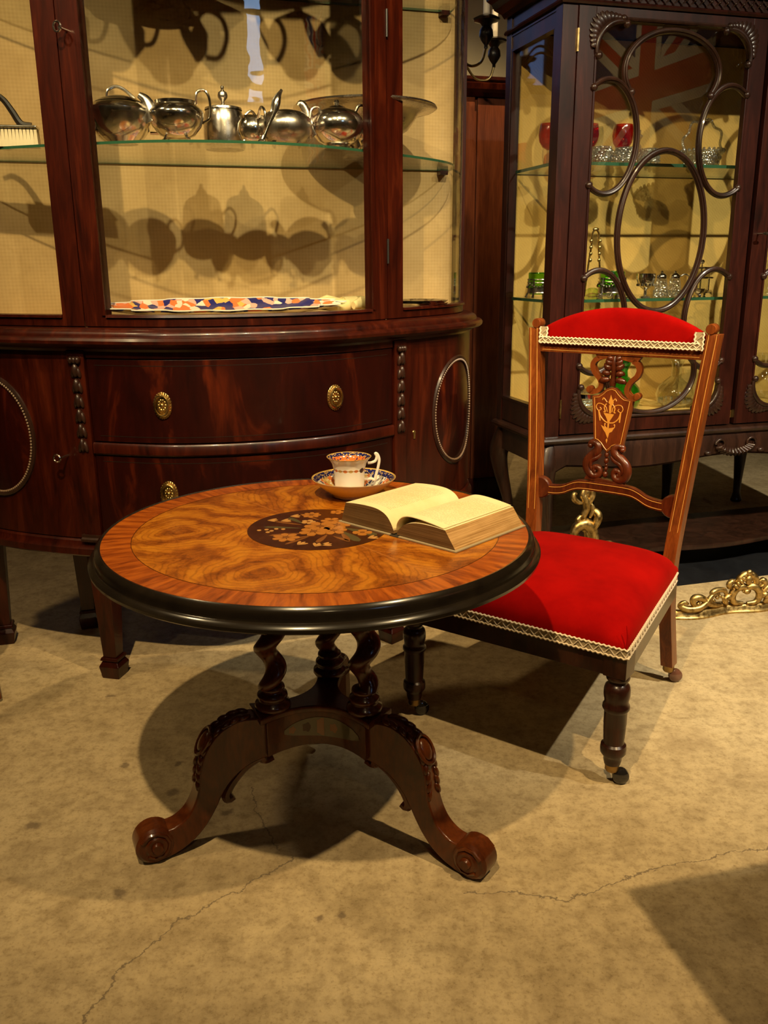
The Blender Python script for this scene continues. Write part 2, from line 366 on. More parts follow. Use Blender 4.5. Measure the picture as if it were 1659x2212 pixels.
room('wall_right', [(a1, a1+.15, b0, b1, 0, zc)], M['dim_wall'])
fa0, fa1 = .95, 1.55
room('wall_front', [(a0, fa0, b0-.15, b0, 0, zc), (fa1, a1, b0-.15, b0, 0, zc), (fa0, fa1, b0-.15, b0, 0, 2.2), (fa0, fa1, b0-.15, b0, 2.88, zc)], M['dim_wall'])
room('ceiling', [(a0, a1, b0, b1, zc, zc+.1)], M['ceiling'])
w1 = room('window_1', [(wa0, wa0+.05, b1+.03, b1+.08, wz0, wz1), (wa1-.05, wa1, b1+.03, b1+.08, wz0, wz1), (wa0, wa1, b1+.03, b1+.08, wz0, wz0+.05), (wa0, wa1, b1+.03, b1+.08, wz1-.05, wz1), (-.02, .02, b1+.035, b1+.075, wz0, wz1)], M['dim_wall'])
MB().box(wa0+.05, wa1-.05, b1+.05, b1+.056, wz0+.05, wz1-.05).build('pane', M['dark_window'], w1)
w2 = room('window_2', [(fa0, fa0+.04, b0-.1, b0-.05, 2.2, 2.88), (fa1-.04, fa1, b0-.1, b0-.05, 2.2, 2.88), (fa0, fa1, b0-.1, b0-.05, 2.2, 2.24), (fa0, fa1, b0-.1, b0-.05, 2.84, 2.88)], M['dim_wall'])
MB().box(fa0+.04, fa1-.04, b0-.08, b0-.074, 2.24, 2.84).build('pane', M['glass'], w2)
# ------------------------------------------------------------------ pedestal table
def burr():
    m, nt, out = newmat('burr_walnut'); b = pbsdf(nt, out, rough=.3, coat=.4, coat_rough=.13, spec=.35)
    t = coords(nt, rot=(0, 0, radians(-38))); sp = N(nt, 'ShaderNodeSeparateXYZ'); nt.links.new(t, sp.inputs[0])
    ax = mth(nt, 'ABSOLUTE', sp.outputs[0]); ay = mth(nt, 'ABSOLUTE', sp.outputs[1])
    cb = N(nt, 'ShaderNodeCombineXYZ'); nt.links.new(ax, cb.inputs[0]); nt.links.new(ay, cb.inputs[1])
    n0 = noise(nt, cb.outputs[0], 3.4, 3, .5, 1.6)
    w = N(nt, 'ShaderNodeTexWave', wave_type='RINGS', rings_direction='SPHERICAL'); w.inputs['Scale'].default_value = 4.2; w.inputs['Distortion'].default_value = 13; w.inputs['Detail'].default_value = 4; w.inputs['Detail Scale'].default_value = 1.4
    mv = N(nt, 'ShaderNodeMapping'); mv.inputs['Location'].default_value = (-.20, -.13, 0); nt.links.new(cb.outputs[0], mv.inputs[0]); nt.links.new(mv.outputs[0], w.inputs[0])
    n1 = noise(nt, cb.outputs[0], 19, 10, .72, 2.2); n5 = noise(nt, cb.outputs[0], 70, 6, .7, 4.0)
    f = mth(nt, 'ADD', mth(nt, 'MULTIPLY', w.outputs['Fac'], .12), mth(nt, 'ADD', mth(nt, 'MULTIPLY', n0.outputs[0], .34), mth(nt, 'ADD', mth(nt, 'MULTIPLY', n1.outputs[0], .34), mth(nt, 'MULTIPLY', n5.outputs[0], .22))))
    r = ramp(nt, f, [(.36, (.10, .020, .0015)), (.45, (.26, .070, .004)), (.53, (.40, .132, .008)), (.66, (.53, .21, .014))])
    w2 = N(nt, 'ShaderNodeTexWave', wave_type='RINGS', rings_direction='SPHERICAL'); w2.inputs['Scale'].default_value = 24; w2.inputs['Distortion'].default_value = 22; w2.inputs['Detail'].default_value = 3; w2.inputs['Detail Scale'].default_value = .35; nt.links.new(mv.outputs[0], w2.inputs[0])
    rc_ = mixc(nt, .55, r.outputs[0], ramp(nt, w2.outputs['Fac'], [(.0, (.52, .42, .35)), (.35, (1, 1, 1))]).outputs[0], 'MULTIPLY')
    line = mth(nt, 'LESS_THAN', ax, .0011); col = mixc(nt, mth(nt, 'MULTIPLY', line, .3), rc_, (.5, .22, .06))
    nt.links.new(col, b.inputs['Base Color']); return m
M['burr'] = burr()
def crossband():
    m, nt, out = newmat('crossband'); b = pbsdf(nt, out, rough=.3, coat=.4, coat_rough=.13, spec=.35)
    t = coords(nt); sp = N(nt, 'ShaderNodeSeparateXYZ'); nt.links.new(t, sp.inputs[0])
    an = mth(nt, 'ARCTAN2', sp.outputs[1], sp.outputs[0])
    rr = mth(nt, 'SQRT', mth(nt, 'ADD', mth(nt, 'MULTIPLY', sp.outputs[0], sp.outputs[0]), mth(nt, 'MULTIPLY', sp.outputs[1], sp.outputs[1])))
    cb = N(nt, 'ShaderNodeCombineXYZ'); nt.links.new(mth(nt, 'MULTIPLY', an, 16), cb.inputs[0]); nt.links.new(mth(nt, 'MULTIPLY', rr, 7), cb.inputs[1])
    n = noise(nt, cb.outputs[0], 1.7, 7, .62, .5)
    r = ramp(nt, n.outputs[0], [(.3, (.09, .013, .001)), (.46, (.24, .048, .004)), (.60, (.38, .090, .007)), (.8, (.46, .14, .012))])
    nt.links.new(r.outputs[0], b.inputs['Base Color']); return m
M['crossband'] = crossband()
M['inlay_ground'] = wood('inlay_ground', (.028, .007, .002), (.05, .012, .003), (.07, .018, .004), (12, 12, 12), .3, .7)
M['inlay_flower'] = simple('inlay_flower', (.40, .15, .022), .32, coat=.6)
M['inlay_pale'] = simple('inlay_pale', (.50, .25, .07), .32, coat=.6)
M['inlay_leaf'] = simple('inlay_leaf', (.19, .065, .012), .32, coat=.6)
M['inlay_green'] = simple('inlay_green', (.075, .062, .024), .32, coat=.6)
TH = .587
tb = thing('pedestal_table', 'round walnut pedestal table with floral marquetry and three scroll feet', 'table', (-.121, 1.529, 0))
MB().lathe([(0, TH-.03), (.328, TH-.03), (.328, TH), (0, TH)], 96).build('table_top', M['burr'], tb)
MB().lathe([(.328, TH-.02), (.379, TH-.02), (.379, TH), (.328, TH), (.328, TH-.02)], 96).build('crossband', M['crossband'], tb)
MB().lathe([(.3275, TH+.0001), (.3285, TH+.0001), (.3285, TH+.0004), (.3275, TH+.0004), (.3275, TH+.0001)], 96).build('stringing', M['inlay_ground'], tb)
MB().lathe([(0, .549), (.384, .549), (.394, .550), (.4005, .5545), (.4015, .560), (.397, .566), (.392, .5675), (.3905, .5715), (.391, .578), (.388, .5845), (.383, .5885), (.379, .5873), (.379, .57), (0, .57)], 128).build('moulded_rim', M['ebonised'], tb)
MB().lathe([(0, .527), (.13, .527), (.14, .533), (.14, .549), (0, .549)], 48).build('top_block', M['walnut'], tb)
pn = MB().lathe([(0, TH), (.127, TH), (.127, TH+.0006), (0, TH+.0006)], 80).build('inlay_panel', M['inlay_ground'], tb)
def petal(mb, x, y, ang, l, w, z, n=10):
    ps = []
    for i in range(n):
        q = 2*pi*i/n; u = l*(.5+.5*cos(q)); v = w*.5*sin(q)*(.65+.35*cos(q))
        ps.append((x+u*cos(ang)-v*sin(ang), y+u*sin(ang)+v*cos(ang), z))
    lo = [(a, c, TH+.0005) for a, c, _ in ps]
    mb.add(ps+lo, [tuple(range(n))]+[(i, n+i, n+(i+1) % n, (i+1) % n) for i in range(n)])
def flower(x, y, r, k, mat, z=.0011, cen=True, ph=0.0):
    mb = MB()
    for i in range(k): petal(mb, x, y, ph+2*pi*i/k, r, r*1.05*5/k, TH+z)
    o = mb.build('inlay_flower', mat, pn)
    if cen: MB().lathe([(r*.24, TH+z), (r*.24, TH+z+.0004), (0, TH+z+.0004)], 10, (x, y, 0)).build('inlay_centre', M['inlay_leaf'], pn)
def leafspray(pts, mat, z=.0009):
    mb = MB()
    for (x, y, a, l, w) in pts: petal(mb, x, y, a, l, w, TH+z)
    mb.build('inlay_leaves', mat, pn)
flower(.004, .010, .030, 6, M['inlay_flower'], .0013); flower(.034, .018, .026, 6, M['inlay_flower'], .0012); flower(-.006, -.022, .027, 6, M['inlay_flower'], .0014, ph=.4); flower(.030, -.016, .025, 6, M['inlay_flower'], .0013, ph=.2)
flower(.022, .046, .020, 6, M['inlay_flower']); flower(-.052, -.056, .025, 7, M['inlay_flower']); flower(-.018, .086, .019, 8, M['inlay_flower']); flower(.030, .105, .014, 5, M['inlay_flower']); flower(.082, -.030, .018, 4, M['inlay_flower'])
flower(.066, .10, .012, 5, M['inlay_flower']); flower(-.02, .040, .014, 5, M['inlay_pale'])
for x, y, a in ((-.072, .046, .4), (-.058, .078, .2), (-.098, .052, .1), (.003, -.108, 1.2), (.012, -.100, .3), (-.028, -.098, .9), (.092, -.064, .5)):
    leafspray([(x, y, a+q, .020, .008) for q in (-.5, 0, .5)], M['inlay_pale'])
leafspray([(-.03, .02, 2.7, .06, .012), (-.02, -.03, 3.35, .065, .016), (.0, -.04, 3.7, .07, .012), (.02, -.04, 4.4, .05, .016), (.045, -.03, 5.0, .05, .016), (.0, .05, 2.3, .06, .014), (-.01, -.05, 4.0, .06, .010), (.03, -.05, 5.5, .045, .012)], M['inlay_leaf'])
leafspray([(.05, .0, 5.6, .075, .03), (.045, -.02, 5.2, .07, .026), (-.03, .03, 2.2, .05, .016), (.05, .03, .2, .05, .02), (-.03, 0, 3.0, .07, .014)], M['inlay_green'], .0008)
for x, y in ((-.105, -.012), (-.092, -.008), (-.082, -.016), (-.075, -.004), (-.062, -.006), (-.088, -.024)):
    MB().lathe([(.004, TH+.0005), (.004, TH+.0012), (0, TH+.0012)], 10, (x, y, 0)).build('inlay_berry', M['inlay_pale'], pn)
LEGA = [radians(q) for q in (205, 325, 85)]
def column(ang):
    x, y = .100*cos(ang), .100*sin(ang)
    mb = MB().lathe([(0, .250), (.031, .250), (.034, .255), (.033, .262), (.026, .266), (.025, .270), (.029, .274), (.028, .280), (.021, .284), (.020, .287), (.024, .291), (.023, .296), (.016, .300), (0, .300)], 24, (x, y, 0))
    n = 20; H = [(.294+(.529-.294)*i/44) for i in range(45)]; vs = []; fs = []
    for z in H:
        ph = 2*pi*(z-.294)/.080+ang*1.0; t = (z-.294)/.235; sc = .92+.36*t if t < .5 else 1.10
        e = .0095*sc; r = .0205*sc
        for k in range(n):
            q = 2*pi*k/n; vs.append((x+e*cos(ph)+r*cos(q), y+e*sin(ph)+r*sin(q), z))
    for i in range(44):
        for k in range(n): fs.append((i*n+k, i*n+(k+1) % n, (i+1)*n+(k+1) % n, (i+1)*n+k))
    mb.add(vs, fs); mb.build('twist_column', M['walnut'], tb, ang=60)
for a in LEGA: column(a)
def tri(r_out, half, r_in, n=14):
    P = []
    for i, a in enumerate(LEGA):
        P += [(r_out*cos(a-half), r_out*sin(a-half)), (r_out*cos(a+half), r_out*sin(a+half))]
        b = LEGA[(i+1) % 3]; 
        if b < a: b += 2*pi
        p0 = Vector((r_out*cos(a+half), r_out*sin(a+half))); p1 = Vector((r_out*cos(b-half), r_out*sin(b-half))); mid = Vector((r_in*cos((a+b)/2), r_in*sin((a+b)/2))); c = 2*mid-(p0+p1)/2
        for k in range(1, n):
            t = k/n; q = p0*(1-t)**2+c*2*t*(1-t)+p1*t*t; P.append((q.x, q.y))
    return P
# legs wound counter-clockwise: 85, 205, 325
LEGA = [LEGA[2], LEGA[0], LEGA[1]]
up_ = lambda u, d, w: (u, w, d)
MB().prism(tri(.142, .27, .040), .236, .250, up_).build('platform', M['walnut'], tb, bevel=.004)
MB().prism(tri(.126, .24, .032), .165, .236, up_).build('apron', M['walnut'], tb, bevel=.002)
def apron_inlay(i):
    P = tri(.126, .24, .032); seg = P[i*15+1:i*15+16]+[P[(i*15+15) % 45]]; mb = MB(); top = []; bot = []
    c = [Vector(p) for p in seg]; n = len(c)
    for k in range(2, n-2):
        t = (k-2)/(n-5); d = (c[k+1]-c[k-1]).normalized(); nr = Vector((d.y, -d.x)); h = .020*sqrt(max(.04, 1-(2*t-1)**2))
        p = c[k]+nr*.0008; top.append((p.x, p.y, .203+h)); bot.append((p.x, p.y, .203-h))
    m = len(top); mb.add(top+bot, [(j, j+1, m+j+1, m+j) for j in range(m-1)]); o = mb.build('apron_inlay', M['inlay_green'], tb)
    mid = c[n//2-1]; d = (c[n//2]-c[n//2-2]).normalized(); nr = Vector((d.y, -d.x))
    for off, r, mt in ((0, .017, 'inlay_leaf'), (.03, .009, 'inlay_leaf'), (-.03, .009, 'inlay_ground'), (.052, .007, 'inlay_green'), (-.05, .007, 'inlay_leaf')):
        k = n//2-1+int(round(off/.0125)); p = c[max(2, min(n-3, k))]; mb = MB()
        dd = (c[max(2, min(n-3, k))+1]-c[max(2, min(n-3, k))-1]).normalized(); n2 = Vector((dd.y, -dd.x)); p = p+n2*.0014
        vs = [(p.x+dd.x*r*cos(q)*(1+.15*cos(5*q)), p.y+dd.y*r*cos(q)*(1+.15*cos(5*q)), .203+r*sin(q)*(1+.15*cos(5*q))) for q in [2*pi*j/30 for j in range(30)]]
        mb.add(vs, [tuple(range(30))]); mb.build('inlay_flower', M[mt], o)
for i in range(3): apron_inlay(i)
def table_leg(ang):
    d = Vector((cos(ang), sin(ang), 0)); tn = Vector((-sin(ang), cos(ang), 0))
    f = lambda u, t, w: tuple(d*u+tn*t+Vector((0, 0, w)))
    outer = spline([(.10, .238, 0), (.14, .246, 0), (.175, .248, 0), (.21, .233, 0), (.236, .202, 0), (.248, .167, 0), (.252, .135, 0), (.260, .106, 0), (.275, .080, 0), (.297, .064, 0), (.320, .060, 0)], 4)
    inner = spline([(.330, .002, 0), (.308, .006, 0), (.284, .016, 0), (.260, .032, 0), (.239, .055, 0), (.222, .082, 0), (.208, .108, 0), (.190, .130, 0), (.166, .148, 0), (.138, .158, 0), (.10, .162, 0)], 4)
    poly = [(p.x, p.y) for p in outer]+[(p.x, p.y) for p in inner]
    o = MB().prism(poly, -.021, .021, f).build('leg', M['walnut'], tb, bevel=.008, seg=3, ang=50)
    mb = MB().lathe([(0, -.024), (.030, -.024), (.0355, -.019), (.0355, .019), (.030, .024), (0, .024)], 32, d*.338+Vector((0, 0, .0357)), tn)
    for r, w in ((.022, .028), (.011, .035)): mb.lathe([(0, -w), (r*.8, -w), (r, -w+.004), (r, w-.004), (r*.8, w), (0, w)], 24, d*.336+Vector((0, 0, .0355)), tn)
    sp_ = [d*(.338+(.028-.005*k/6)*cos(.5+k*.62))+Vector((0, 0, .0357+(.028-.005*k/6)*sin(.5+k*.62))) for k in range(9)]
    for s_ in (-1, 1): mb.tube([p+tn*.024*s_ for p in sp_], .004, 6)
    mb.build('scroll_foot', M['walnut'], o)
    mb = MB(); oc = [(p.x, p.y) for p in outer]
    for k in range(6, 25, 2):
        p = oc[k]; q = oc[k+1]; t = Vector((q[0]-p[0], q[1]-p[1])).normalized(); rot = Matrix((d, tn, Vector((0, 0, 1)))).transposed()
        for s_ in (-1, 1):
            mb.ell(d*p[0]+Vector((0, 0, p[1]))+tn*.013*s_, (.013, .006, .006), 10, 6, rot @ Matrix.Rotation(-atan2(t.y, t.x), 3, 'Y') @ Matrix.Rotation(.35*s_, 3, 'Z'))
    p = oc[15]; nrm = Vector((.8, 0, .6)); mb.ell(d*(p[0]+.004)+Vector((0, 0, p[1]+.003)), (.006, .014, .021), 16, 10, Matrix((d, tn, Vector((0, 0, 1)))).transposed() @ Matrix.Rotation(-.55, 3, 'Y'))
    mb.tube([d*(p[0]+.004)+Vector((0, 0, p[1]+.003))+tn*.019*cos(q)+(Vector((0, 0, 1))*.85-d*.52)*.027*sin(q) for q in [2*pi*i/20 for i in range(20)]], .0038, 6, True)
    mb.build('leaf_carving', M['walnut'], o)
    pth = spline([(.106, 0, .150), (.120, 0, .146), (.128, 0, .154), (.142, 0, .150), (.164, 0, .138), (.186, 0, .116), (.199, 0, .094), (.195, 0, .082), (.186, 0, .086)], 4)
    MB().tube([d*p.x+Vector((0, 0, p.z)) for p in pth], .0105, 8).build('bracket_scroll', M['walnut'], o)
for a in LEGA: table_leg(a)
# ------------------------------------------------------------------ cup and saucer
def imari(name, kind):
    m, nt, out = newmat(name); b = pbsdf(nt, out, rough=.15, coat=.5, coat_rough=.04)
    t = coords(nt); sp = N(nt, 'ShaderNodeSeparateXYZ'); nt.links.new(t, sp.inputs[0]); x, y, z = sp.outputs
    an = mth(nt, 'ARCTAN2', y, x); r = mth(nt, 'SQRT', mth(nt, 'ADD', mth(nt, 'MULTIPLY', x, x), mth(nt, 'MULTIPLY', y, y)))
    white = (.80, .75, .66); blue = (.012, .014, .10); org = (.62, .17, .035); gold = (.55, .36, .10); dark = (.02, .01, .02)
    v = N(nt, 'ShaderNodeTexVoronoi'); v.inputs['Scale'].default_value = 260; nt.links.new(t, v.inputs['Vector'])
    speck = mth(nt, 'LESS_THAN', v.outputs['Distance'], .38); border = mixc(nt, speck, blue, gold)
    if kind == 'cup_outside':
        s = mth(nt, 'ABSOLUTE', mth(nt, 'SINE', mth(nt, 'MULTIPLY', an, 9)))
        dz = mth(nt, 'ABSOLUTE', mth(nt, 'SUBTRACT', z, .0500))
        leaf = mth(nt, 'LESS_THAN', dz, mth(nt, 'MULTIPLY', s, .0030)); vine = mth(nt, 'LESS_THAN', dz, .0006)
        alt = mth(nt, 'GREATER_THAN', mth(nt, 'SINE', mth(nt, 'MULTIPLY', an, 9)), .1)
        col = mixc(nt, leaf, white, mixc(nt, alt, gold, org)); col = mixc(nt, vine, col, (.25, .1, .03))
        da = mth(nt, 'MULTIPLY', mth(nt, 'ABSOLUTE', mth(nt, 'SUBTRACT', an, -.78)), .033)
        q = mth(nt, 'ADD', mth(nt, 'MULTIPLY', da, da), mth(nt, 'MULTIPLY', dz, dz))
        col = mixc(nt, mth(nt, 'LESS_THAN', mth(nt, 'SUBTRACT', q, mth(nt, 'MULTIPLY', da, .0016)), .000026), col, dark)
        col = mixc(nt, mth(nt, 'GREATER_THAN', z, .0738), col, gold)
    else:
        k = 5 if kind == 'saucer' else 4
        n = noise(nt, t, 70, 3, .6, 1.0)
        sect = mth(nt, 'SINE', mth(nt, 'ADD', mth(nt, 'MULTIPLY', an, k), mth(nt, 'MULTIPLY', n.outputs[0], 2.4)))
        c1 = ramp(nt, mth(nt, 'MULTIPLY_ADD', sect, .5, .5), [(0, white), (.30, dark), (.36, blue), (.52, white), (.60, org), (.9, gold)], 'CONSTANT').outputs[0]
        n2 = noise(nt, t, 150, 2, .5, .8)
        c1 = mixc(nt, mth(nt, 'GREATER_THAN', n2.outputs[0], .60), c1, white); c1 = mixc(nt, mth(nt, 'LESS_THAN', n2.outputs[0], .36), c1, blue)
        if kind == 'saucer':
            col = mixc(nt, mth(nt, 'GREATER_THAN', r, .0745), c1, border); col = mixc(nt, mth(nt, 'GREATER_THAN', r, .0838), col, gold)
        else:
            col = mixc(nt, mth(nt, 'GREATER_THAN', z, .0690), mixc(nt, mth(nt, 'GREATER_THAN', n2.outputs[0], .62), org, blue), border); col = mixc(nt, mth(nt, 'GREATER_THAN', z, .0748), col, gold)
    nt.links.new(col, b.inputs['Base Color']); return m
M['china'] = simple('china', (.80, .75, .66), .15, coat=.5)
CX, CY = -.062, 1.765
sc_ = thing('saucer', 'blue, orange and gold patterned china saucer under the teacup', 'saucer', (CX, CY, TH+.0015))
MB().lathe([(0, .004), (.040, .004), (.041, 0), (.045, 0), (.047, .005), (.060, .013), (.075, .025), (.0865, .0365), (.0870, .0378)], 64).build('underside', M['china'], sc_)
MB().lathe([(.0870, .0378), (.0860, .0380), (.074, .0273), (.058, .0152), (.044, .0078), (.034, .0062), (0, .0062)], 64).build('well', imari('saucer_pattern', 'saucer'), sc_)
cp = thing('teacup', 'white china teacup with gilt rim and leaf band standing on the saucer', 'cup', (CX-.009, CY-.002, TH+.0078), radians(8))
MB().lathe([(0, .003), (.024, .003), (.025, 0), (.028, 0), (.0295, .004), (.0305, .018), (.0315, .036), (.033, .052), (.036, .062), (.041, .070), (.0455, .0745), (.0460, .0755)], 64).build('body', imari('cup_pattern', 'cup_outside'), cp)
MB().lathe([(.0460, .0755), (.0450, .0757), (.040, .0718), (.035, .064), (.0315, .052), (.029, .03), (.026, .007), (0, .006)], 64).build('lining', imari('cup_lining', 'lining'), cp)
pth = spline([(.0385, 0, .060), (.046, 0, .0605), (.0545, 0, .064), (.0575, 0, .073), (.0545, 0, .0795), (.0590, 0, .0770), (.0625, 0, .066), (.0600, 0, .050), (.0555, 0, .034), (.0520, 0, .024), (.045, 0, .0265), (.0310, 0, .026)], 5)
MB().tube(pth, [.0030]*len(pth), 8).build('handle', M['china'], cp)
# ------------------------------------------------------------------ open book
def pages(name, text):
    m, nt, out = newmat(name); b = pbsdf(nt, out, rough=.8, spec=.2)
    t = coords(nt); n = noise(nt, t, 14, 5); paper = ramp(nt, n.outputs[0], [(.3, (.68, .56, .29)), (.7, (.76, .66, .40))]).outputs[0]
    if text:
        sp = N(nt, 'ShaderNodeSeparateXYZ'); nt.links.new(t, sp.inputs[0]); x, y, z = sp.outputs
        ln = mth(nt, 'LESS_THAN', mth(nt, 'FRACT', mth(nt, 'MULTIPLY', y, 205)), .45)
        wv = N(nt, 'ShaderNodeMapping'); wv.inputs['Scale'].default_value = (420, 205, 1); nt.links.new(t, wv.inputs[0]); n2 = noise(nt, wv.outputs[0], 1.0, 1)
        ax = mth(nt, 'ABSOLUTE', x)
        inside = mth(nt, 'MULTIPLY', mth(nt, 'MULTIPLY', mth(nt, 'GREATER_THAN', ax, .030), mth(nt, 'LESS_THAN', ax, .105)), mth(nt, 'LESS_THAN', mth(nt, 'ABSOLUTE', y), .078))
        f = mth(nt, 'MULTIPLY', mth(nt, 'MULTIPLY', ln, mth(nt, 'GREATER_THAN', n2.outputs[0], .46)), inside)
        paper = mixc(nt, mth(nt, 'MULTIPLY', f, .30), paper, (.10, .08, .05))
    nt.links.new(paper, b.inputs['Base Color']); return m
def page_edges(name, c1, c2):
    m, nt, out = newmat(name); b = pbsdf(nt, out, rough=.85, spec=.1)
    n = noise(nt, coords(nt, (6, 6, 900)), 1.0, 3, .6); n2 = noise(nt, coords(nt), 22, 4)
    r = ramp(nt, n.outputs[0], [(.35, c1), (.6, c2)])
    nt.links.new(mixc(nt, .4, r.outputs[0], ramp(nt, n2.outputs[0], [(.3, (.55, .5, .4)), (.6, (1, 1, 1))]).outputs[0], 'MULTIPLY'), b.inputs['Base Color']); return m
M['pages'] = pages('page_paper', True); M['page_edges'] = page_edges('page_edges', (.26, .14, .045), (.50, .31, .13)); M['page_tail'] = page_edges('page_tail', (.085, .045, .016), (.17, .10, .042)); M['cloth_cover'] = simple('cloth_cover', (.30, .24, .14), .8); M['book_spine'] = simple('book_spine', (.035, .03, .022), .7)
bk = thing('open_book', 'old thick book lying open with yellowed pages near the teacup', 'book', (.0865, 1.5485, TH), radians(-42.9))
HB = .0985
def block(s, top, edge):
    mb = MB(); prof = [(s*.004, .004)]+[(s*x, z) for x, z in top]+[(s*edge[0], edge[1])]
    n = len(prof)
    vs = [(x, -HB, z) for x, z in prof]+[(x, HB, z) for x, z in prof]; fs = []; mi = []
    for i in range(n):
        fs.append((i, (i+1) % n, n+(i+1) % n, n+i)); mi.append(0 if 1 <= i < n-2 else 1)
    fs += [tuple(range(n)), tuple(range(n, 2*n))]; mi += [2, 2]
    for f, q in zip(fs, mi): k = len(mb.v); mb.add([vs[j] for j in f], [tuple(range(len(f)))], q)
    return mb.build('page_block', [M['pages'], M['page_edges'], M['page_tail']], bk, ang=25)
topL = [(p.x, p.z) for p in spline([(.004, 0, .010), (.010, 0, .022), (.022, 0, .035), (.042, 0, .0425), (.07, 0, .044), (.10, 0, .0425), (.123, 0, .040)], 5)]
topR = [(p.x, p.z) for p in spline([(.004, 0, .008), (.012, 0, .018), (.026, 0, .028), (.05, 0, .034), (.08, 0, .0355), (.112, 0, .034)], 5)]
block(-1, topL, (.1345, .0035)); block(1, topR, (.1345, .0035))
lp = spline([(.001, 0, .012), (.004, 0, .026), (.014, 0, .0375), (.03, 0, .0425), (.055, 0, .0425), (.085, 0, .0395), (.108, 0, .0362)], 6); mb = MB(); n = len(lp)
vs = [(p.x, -HB+.001, p.z) for p in lp]+[(p.x, HB, p.z) for p in lp]+[(p.x, -HB+.001, p.z-.0012) for p in lp]+[(p.x, HB, p.z-.0012) for p in lp]
fs = [(i, i+1, n+i+1, n+i) for i in range(n-1)]+[(2*n+i, 3*n+i, 3*n+i+1, 2*n+i+1) for i in range(n-1)]+[(i, 2*n+i, 2*n+i+1, i+1) for i in range(n-1)]+[(n+i, n+i+1, 3*n+i+1, 3*n+i) for i in range(n-1)]+[(n-1, 3*n-1, 4*n-1, 2*n-1)]
mb.add(vs, fs); mb.build('raised_page', M['pages'], bk)
MB().box(-.139, -.010, -HB-.004, HB+.004, 0, .0034).build('cover', M['cloth_cover'], bk, bevel=.001)
MB().box(.010, .139, -HB-.004, HB+.004, 0, .0034).build('cover', M['cloth_cover'], bk, bevel=.001)
MB().box(-.010, .010, -HB-.004, HB+.004, 0, .002).build('spine', M['book_spine'], bk)
# ------------------------------------------------------------------ upholstered chair
ch = thing('nursing_chair', 'low wooden chair with red velvet seat, padded crest rail and pierced splat', 'chair', (.257, 1.741, 0), radians(-36))
def YB(z): return .520+(z-.48)*.095            # rake of the back
def castor(x, y, parent, mat, sw):
    mb = MB().lathe([(0, .030), (.012, .030), (.0145, .034), (.0145, .048), (0, .048)], 16, (x, y, 0))
    mb.tube([(x, y, .034), (x+.012*cos(sw), y+.012*sin(sw), .027), (x+.016*cos(sw), y+.016*sin(sw), .018)], [.009, .007, .006], 8)
    c = mb.build('castor_fork', M['brass_dark'], parent); ax = (-sin(sw), cos(sw), 0)
    MB().lathe([(0, -.011), (.010, -.011), (.017, -.006), (.018, 0), (.017, .006), (.010, .011), (0, .011)], 20, (x+.019*cos(sw), y+.019*sin(sw), .018), ax).build('castor_wheel', mat, parent)
for s, sw in ((-1, .9), (1, .55)):
    x, y = s*.248, .022
    mb = MB().box(x-.024, x+.024, y-.024, y+.024, .250, .300)
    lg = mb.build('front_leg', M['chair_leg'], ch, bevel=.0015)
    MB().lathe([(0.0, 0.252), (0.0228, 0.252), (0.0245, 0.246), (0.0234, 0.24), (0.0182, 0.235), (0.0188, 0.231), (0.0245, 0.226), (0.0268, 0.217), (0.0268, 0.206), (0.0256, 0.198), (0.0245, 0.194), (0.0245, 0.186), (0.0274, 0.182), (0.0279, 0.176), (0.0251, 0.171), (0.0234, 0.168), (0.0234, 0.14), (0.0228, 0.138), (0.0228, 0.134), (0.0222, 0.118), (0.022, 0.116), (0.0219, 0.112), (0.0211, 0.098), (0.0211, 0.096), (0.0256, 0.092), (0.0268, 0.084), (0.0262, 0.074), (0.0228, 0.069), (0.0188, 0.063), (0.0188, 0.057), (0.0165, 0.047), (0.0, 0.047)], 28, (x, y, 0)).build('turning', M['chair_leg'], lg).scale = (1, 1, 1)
    castor(x, y, lg, M['black_castor'], sw)
def stile_pts(s):
    return [(s*.190, .548, .048), (s*.188, .531, .12), (s*.186, .510, .21), (s*.186, .500, .30), (s*.188, .506, .38), (s*.197, YB(.52), .52), (s*.209, YB(.68), .68), (s*.2215, YB(.83), .83), (s*.2265, YB(.888), .888)]
for s in (-1, 1):
    P = spline(stile_pts(s), 5); mb = MB(); vs = []; fs = []
    for i, p in enumerate(P):
        t = i/(len(P)-1); hx = .0155; hy = .019-.004*max(0, t-.4)
        for sx, sy in ((-1, -1), (1, -1), (1, 1), (-1, 1)): vs.append((p.x+sx*hx, p.y+sy*hy, p.z))
    n = len(P)
    for i in range(n-1):
        for k in range(4): fs.append((i*4+k, i*4+(k+1) % 4, i*4+4+(k+1) % 4, i*4+4+k))
    fs += [(0, 3, 2, 1), (4*n-4, 4*n-3, 4*n-2, 4*n-1)]; mb.add(vs, fs)
    st = mb.build('back_stile', M['chair_wood'], ch, bevel=.0015)
    z0 = .895; y0 = YB(z0)
    MB().lathe([(0, -.016), (.011, -.016), (.0125, -.013), (.0125, .013), (.011, .016), (0, .016)], 20, (s*.2245-s*.004, y0-.004, z0+.004), (0, 1, 0)).build('scroll_top', M['chair_wood'], st)
    for q in (-.009, .009):
        MB().tube([(p.x+q, p.y-.0178, p.z) for p in P if p.z > .36], .0009, 4).build('stringing', M['stringing'], st)
    castor(P[0].x, P[0].y, st, M['brown_castor'], .6)
mb = MB().box(-.226, .226, .002, .030, .250, .299); mb.build('seat_rail', M['chair_leg'], ch, bevel=.002)
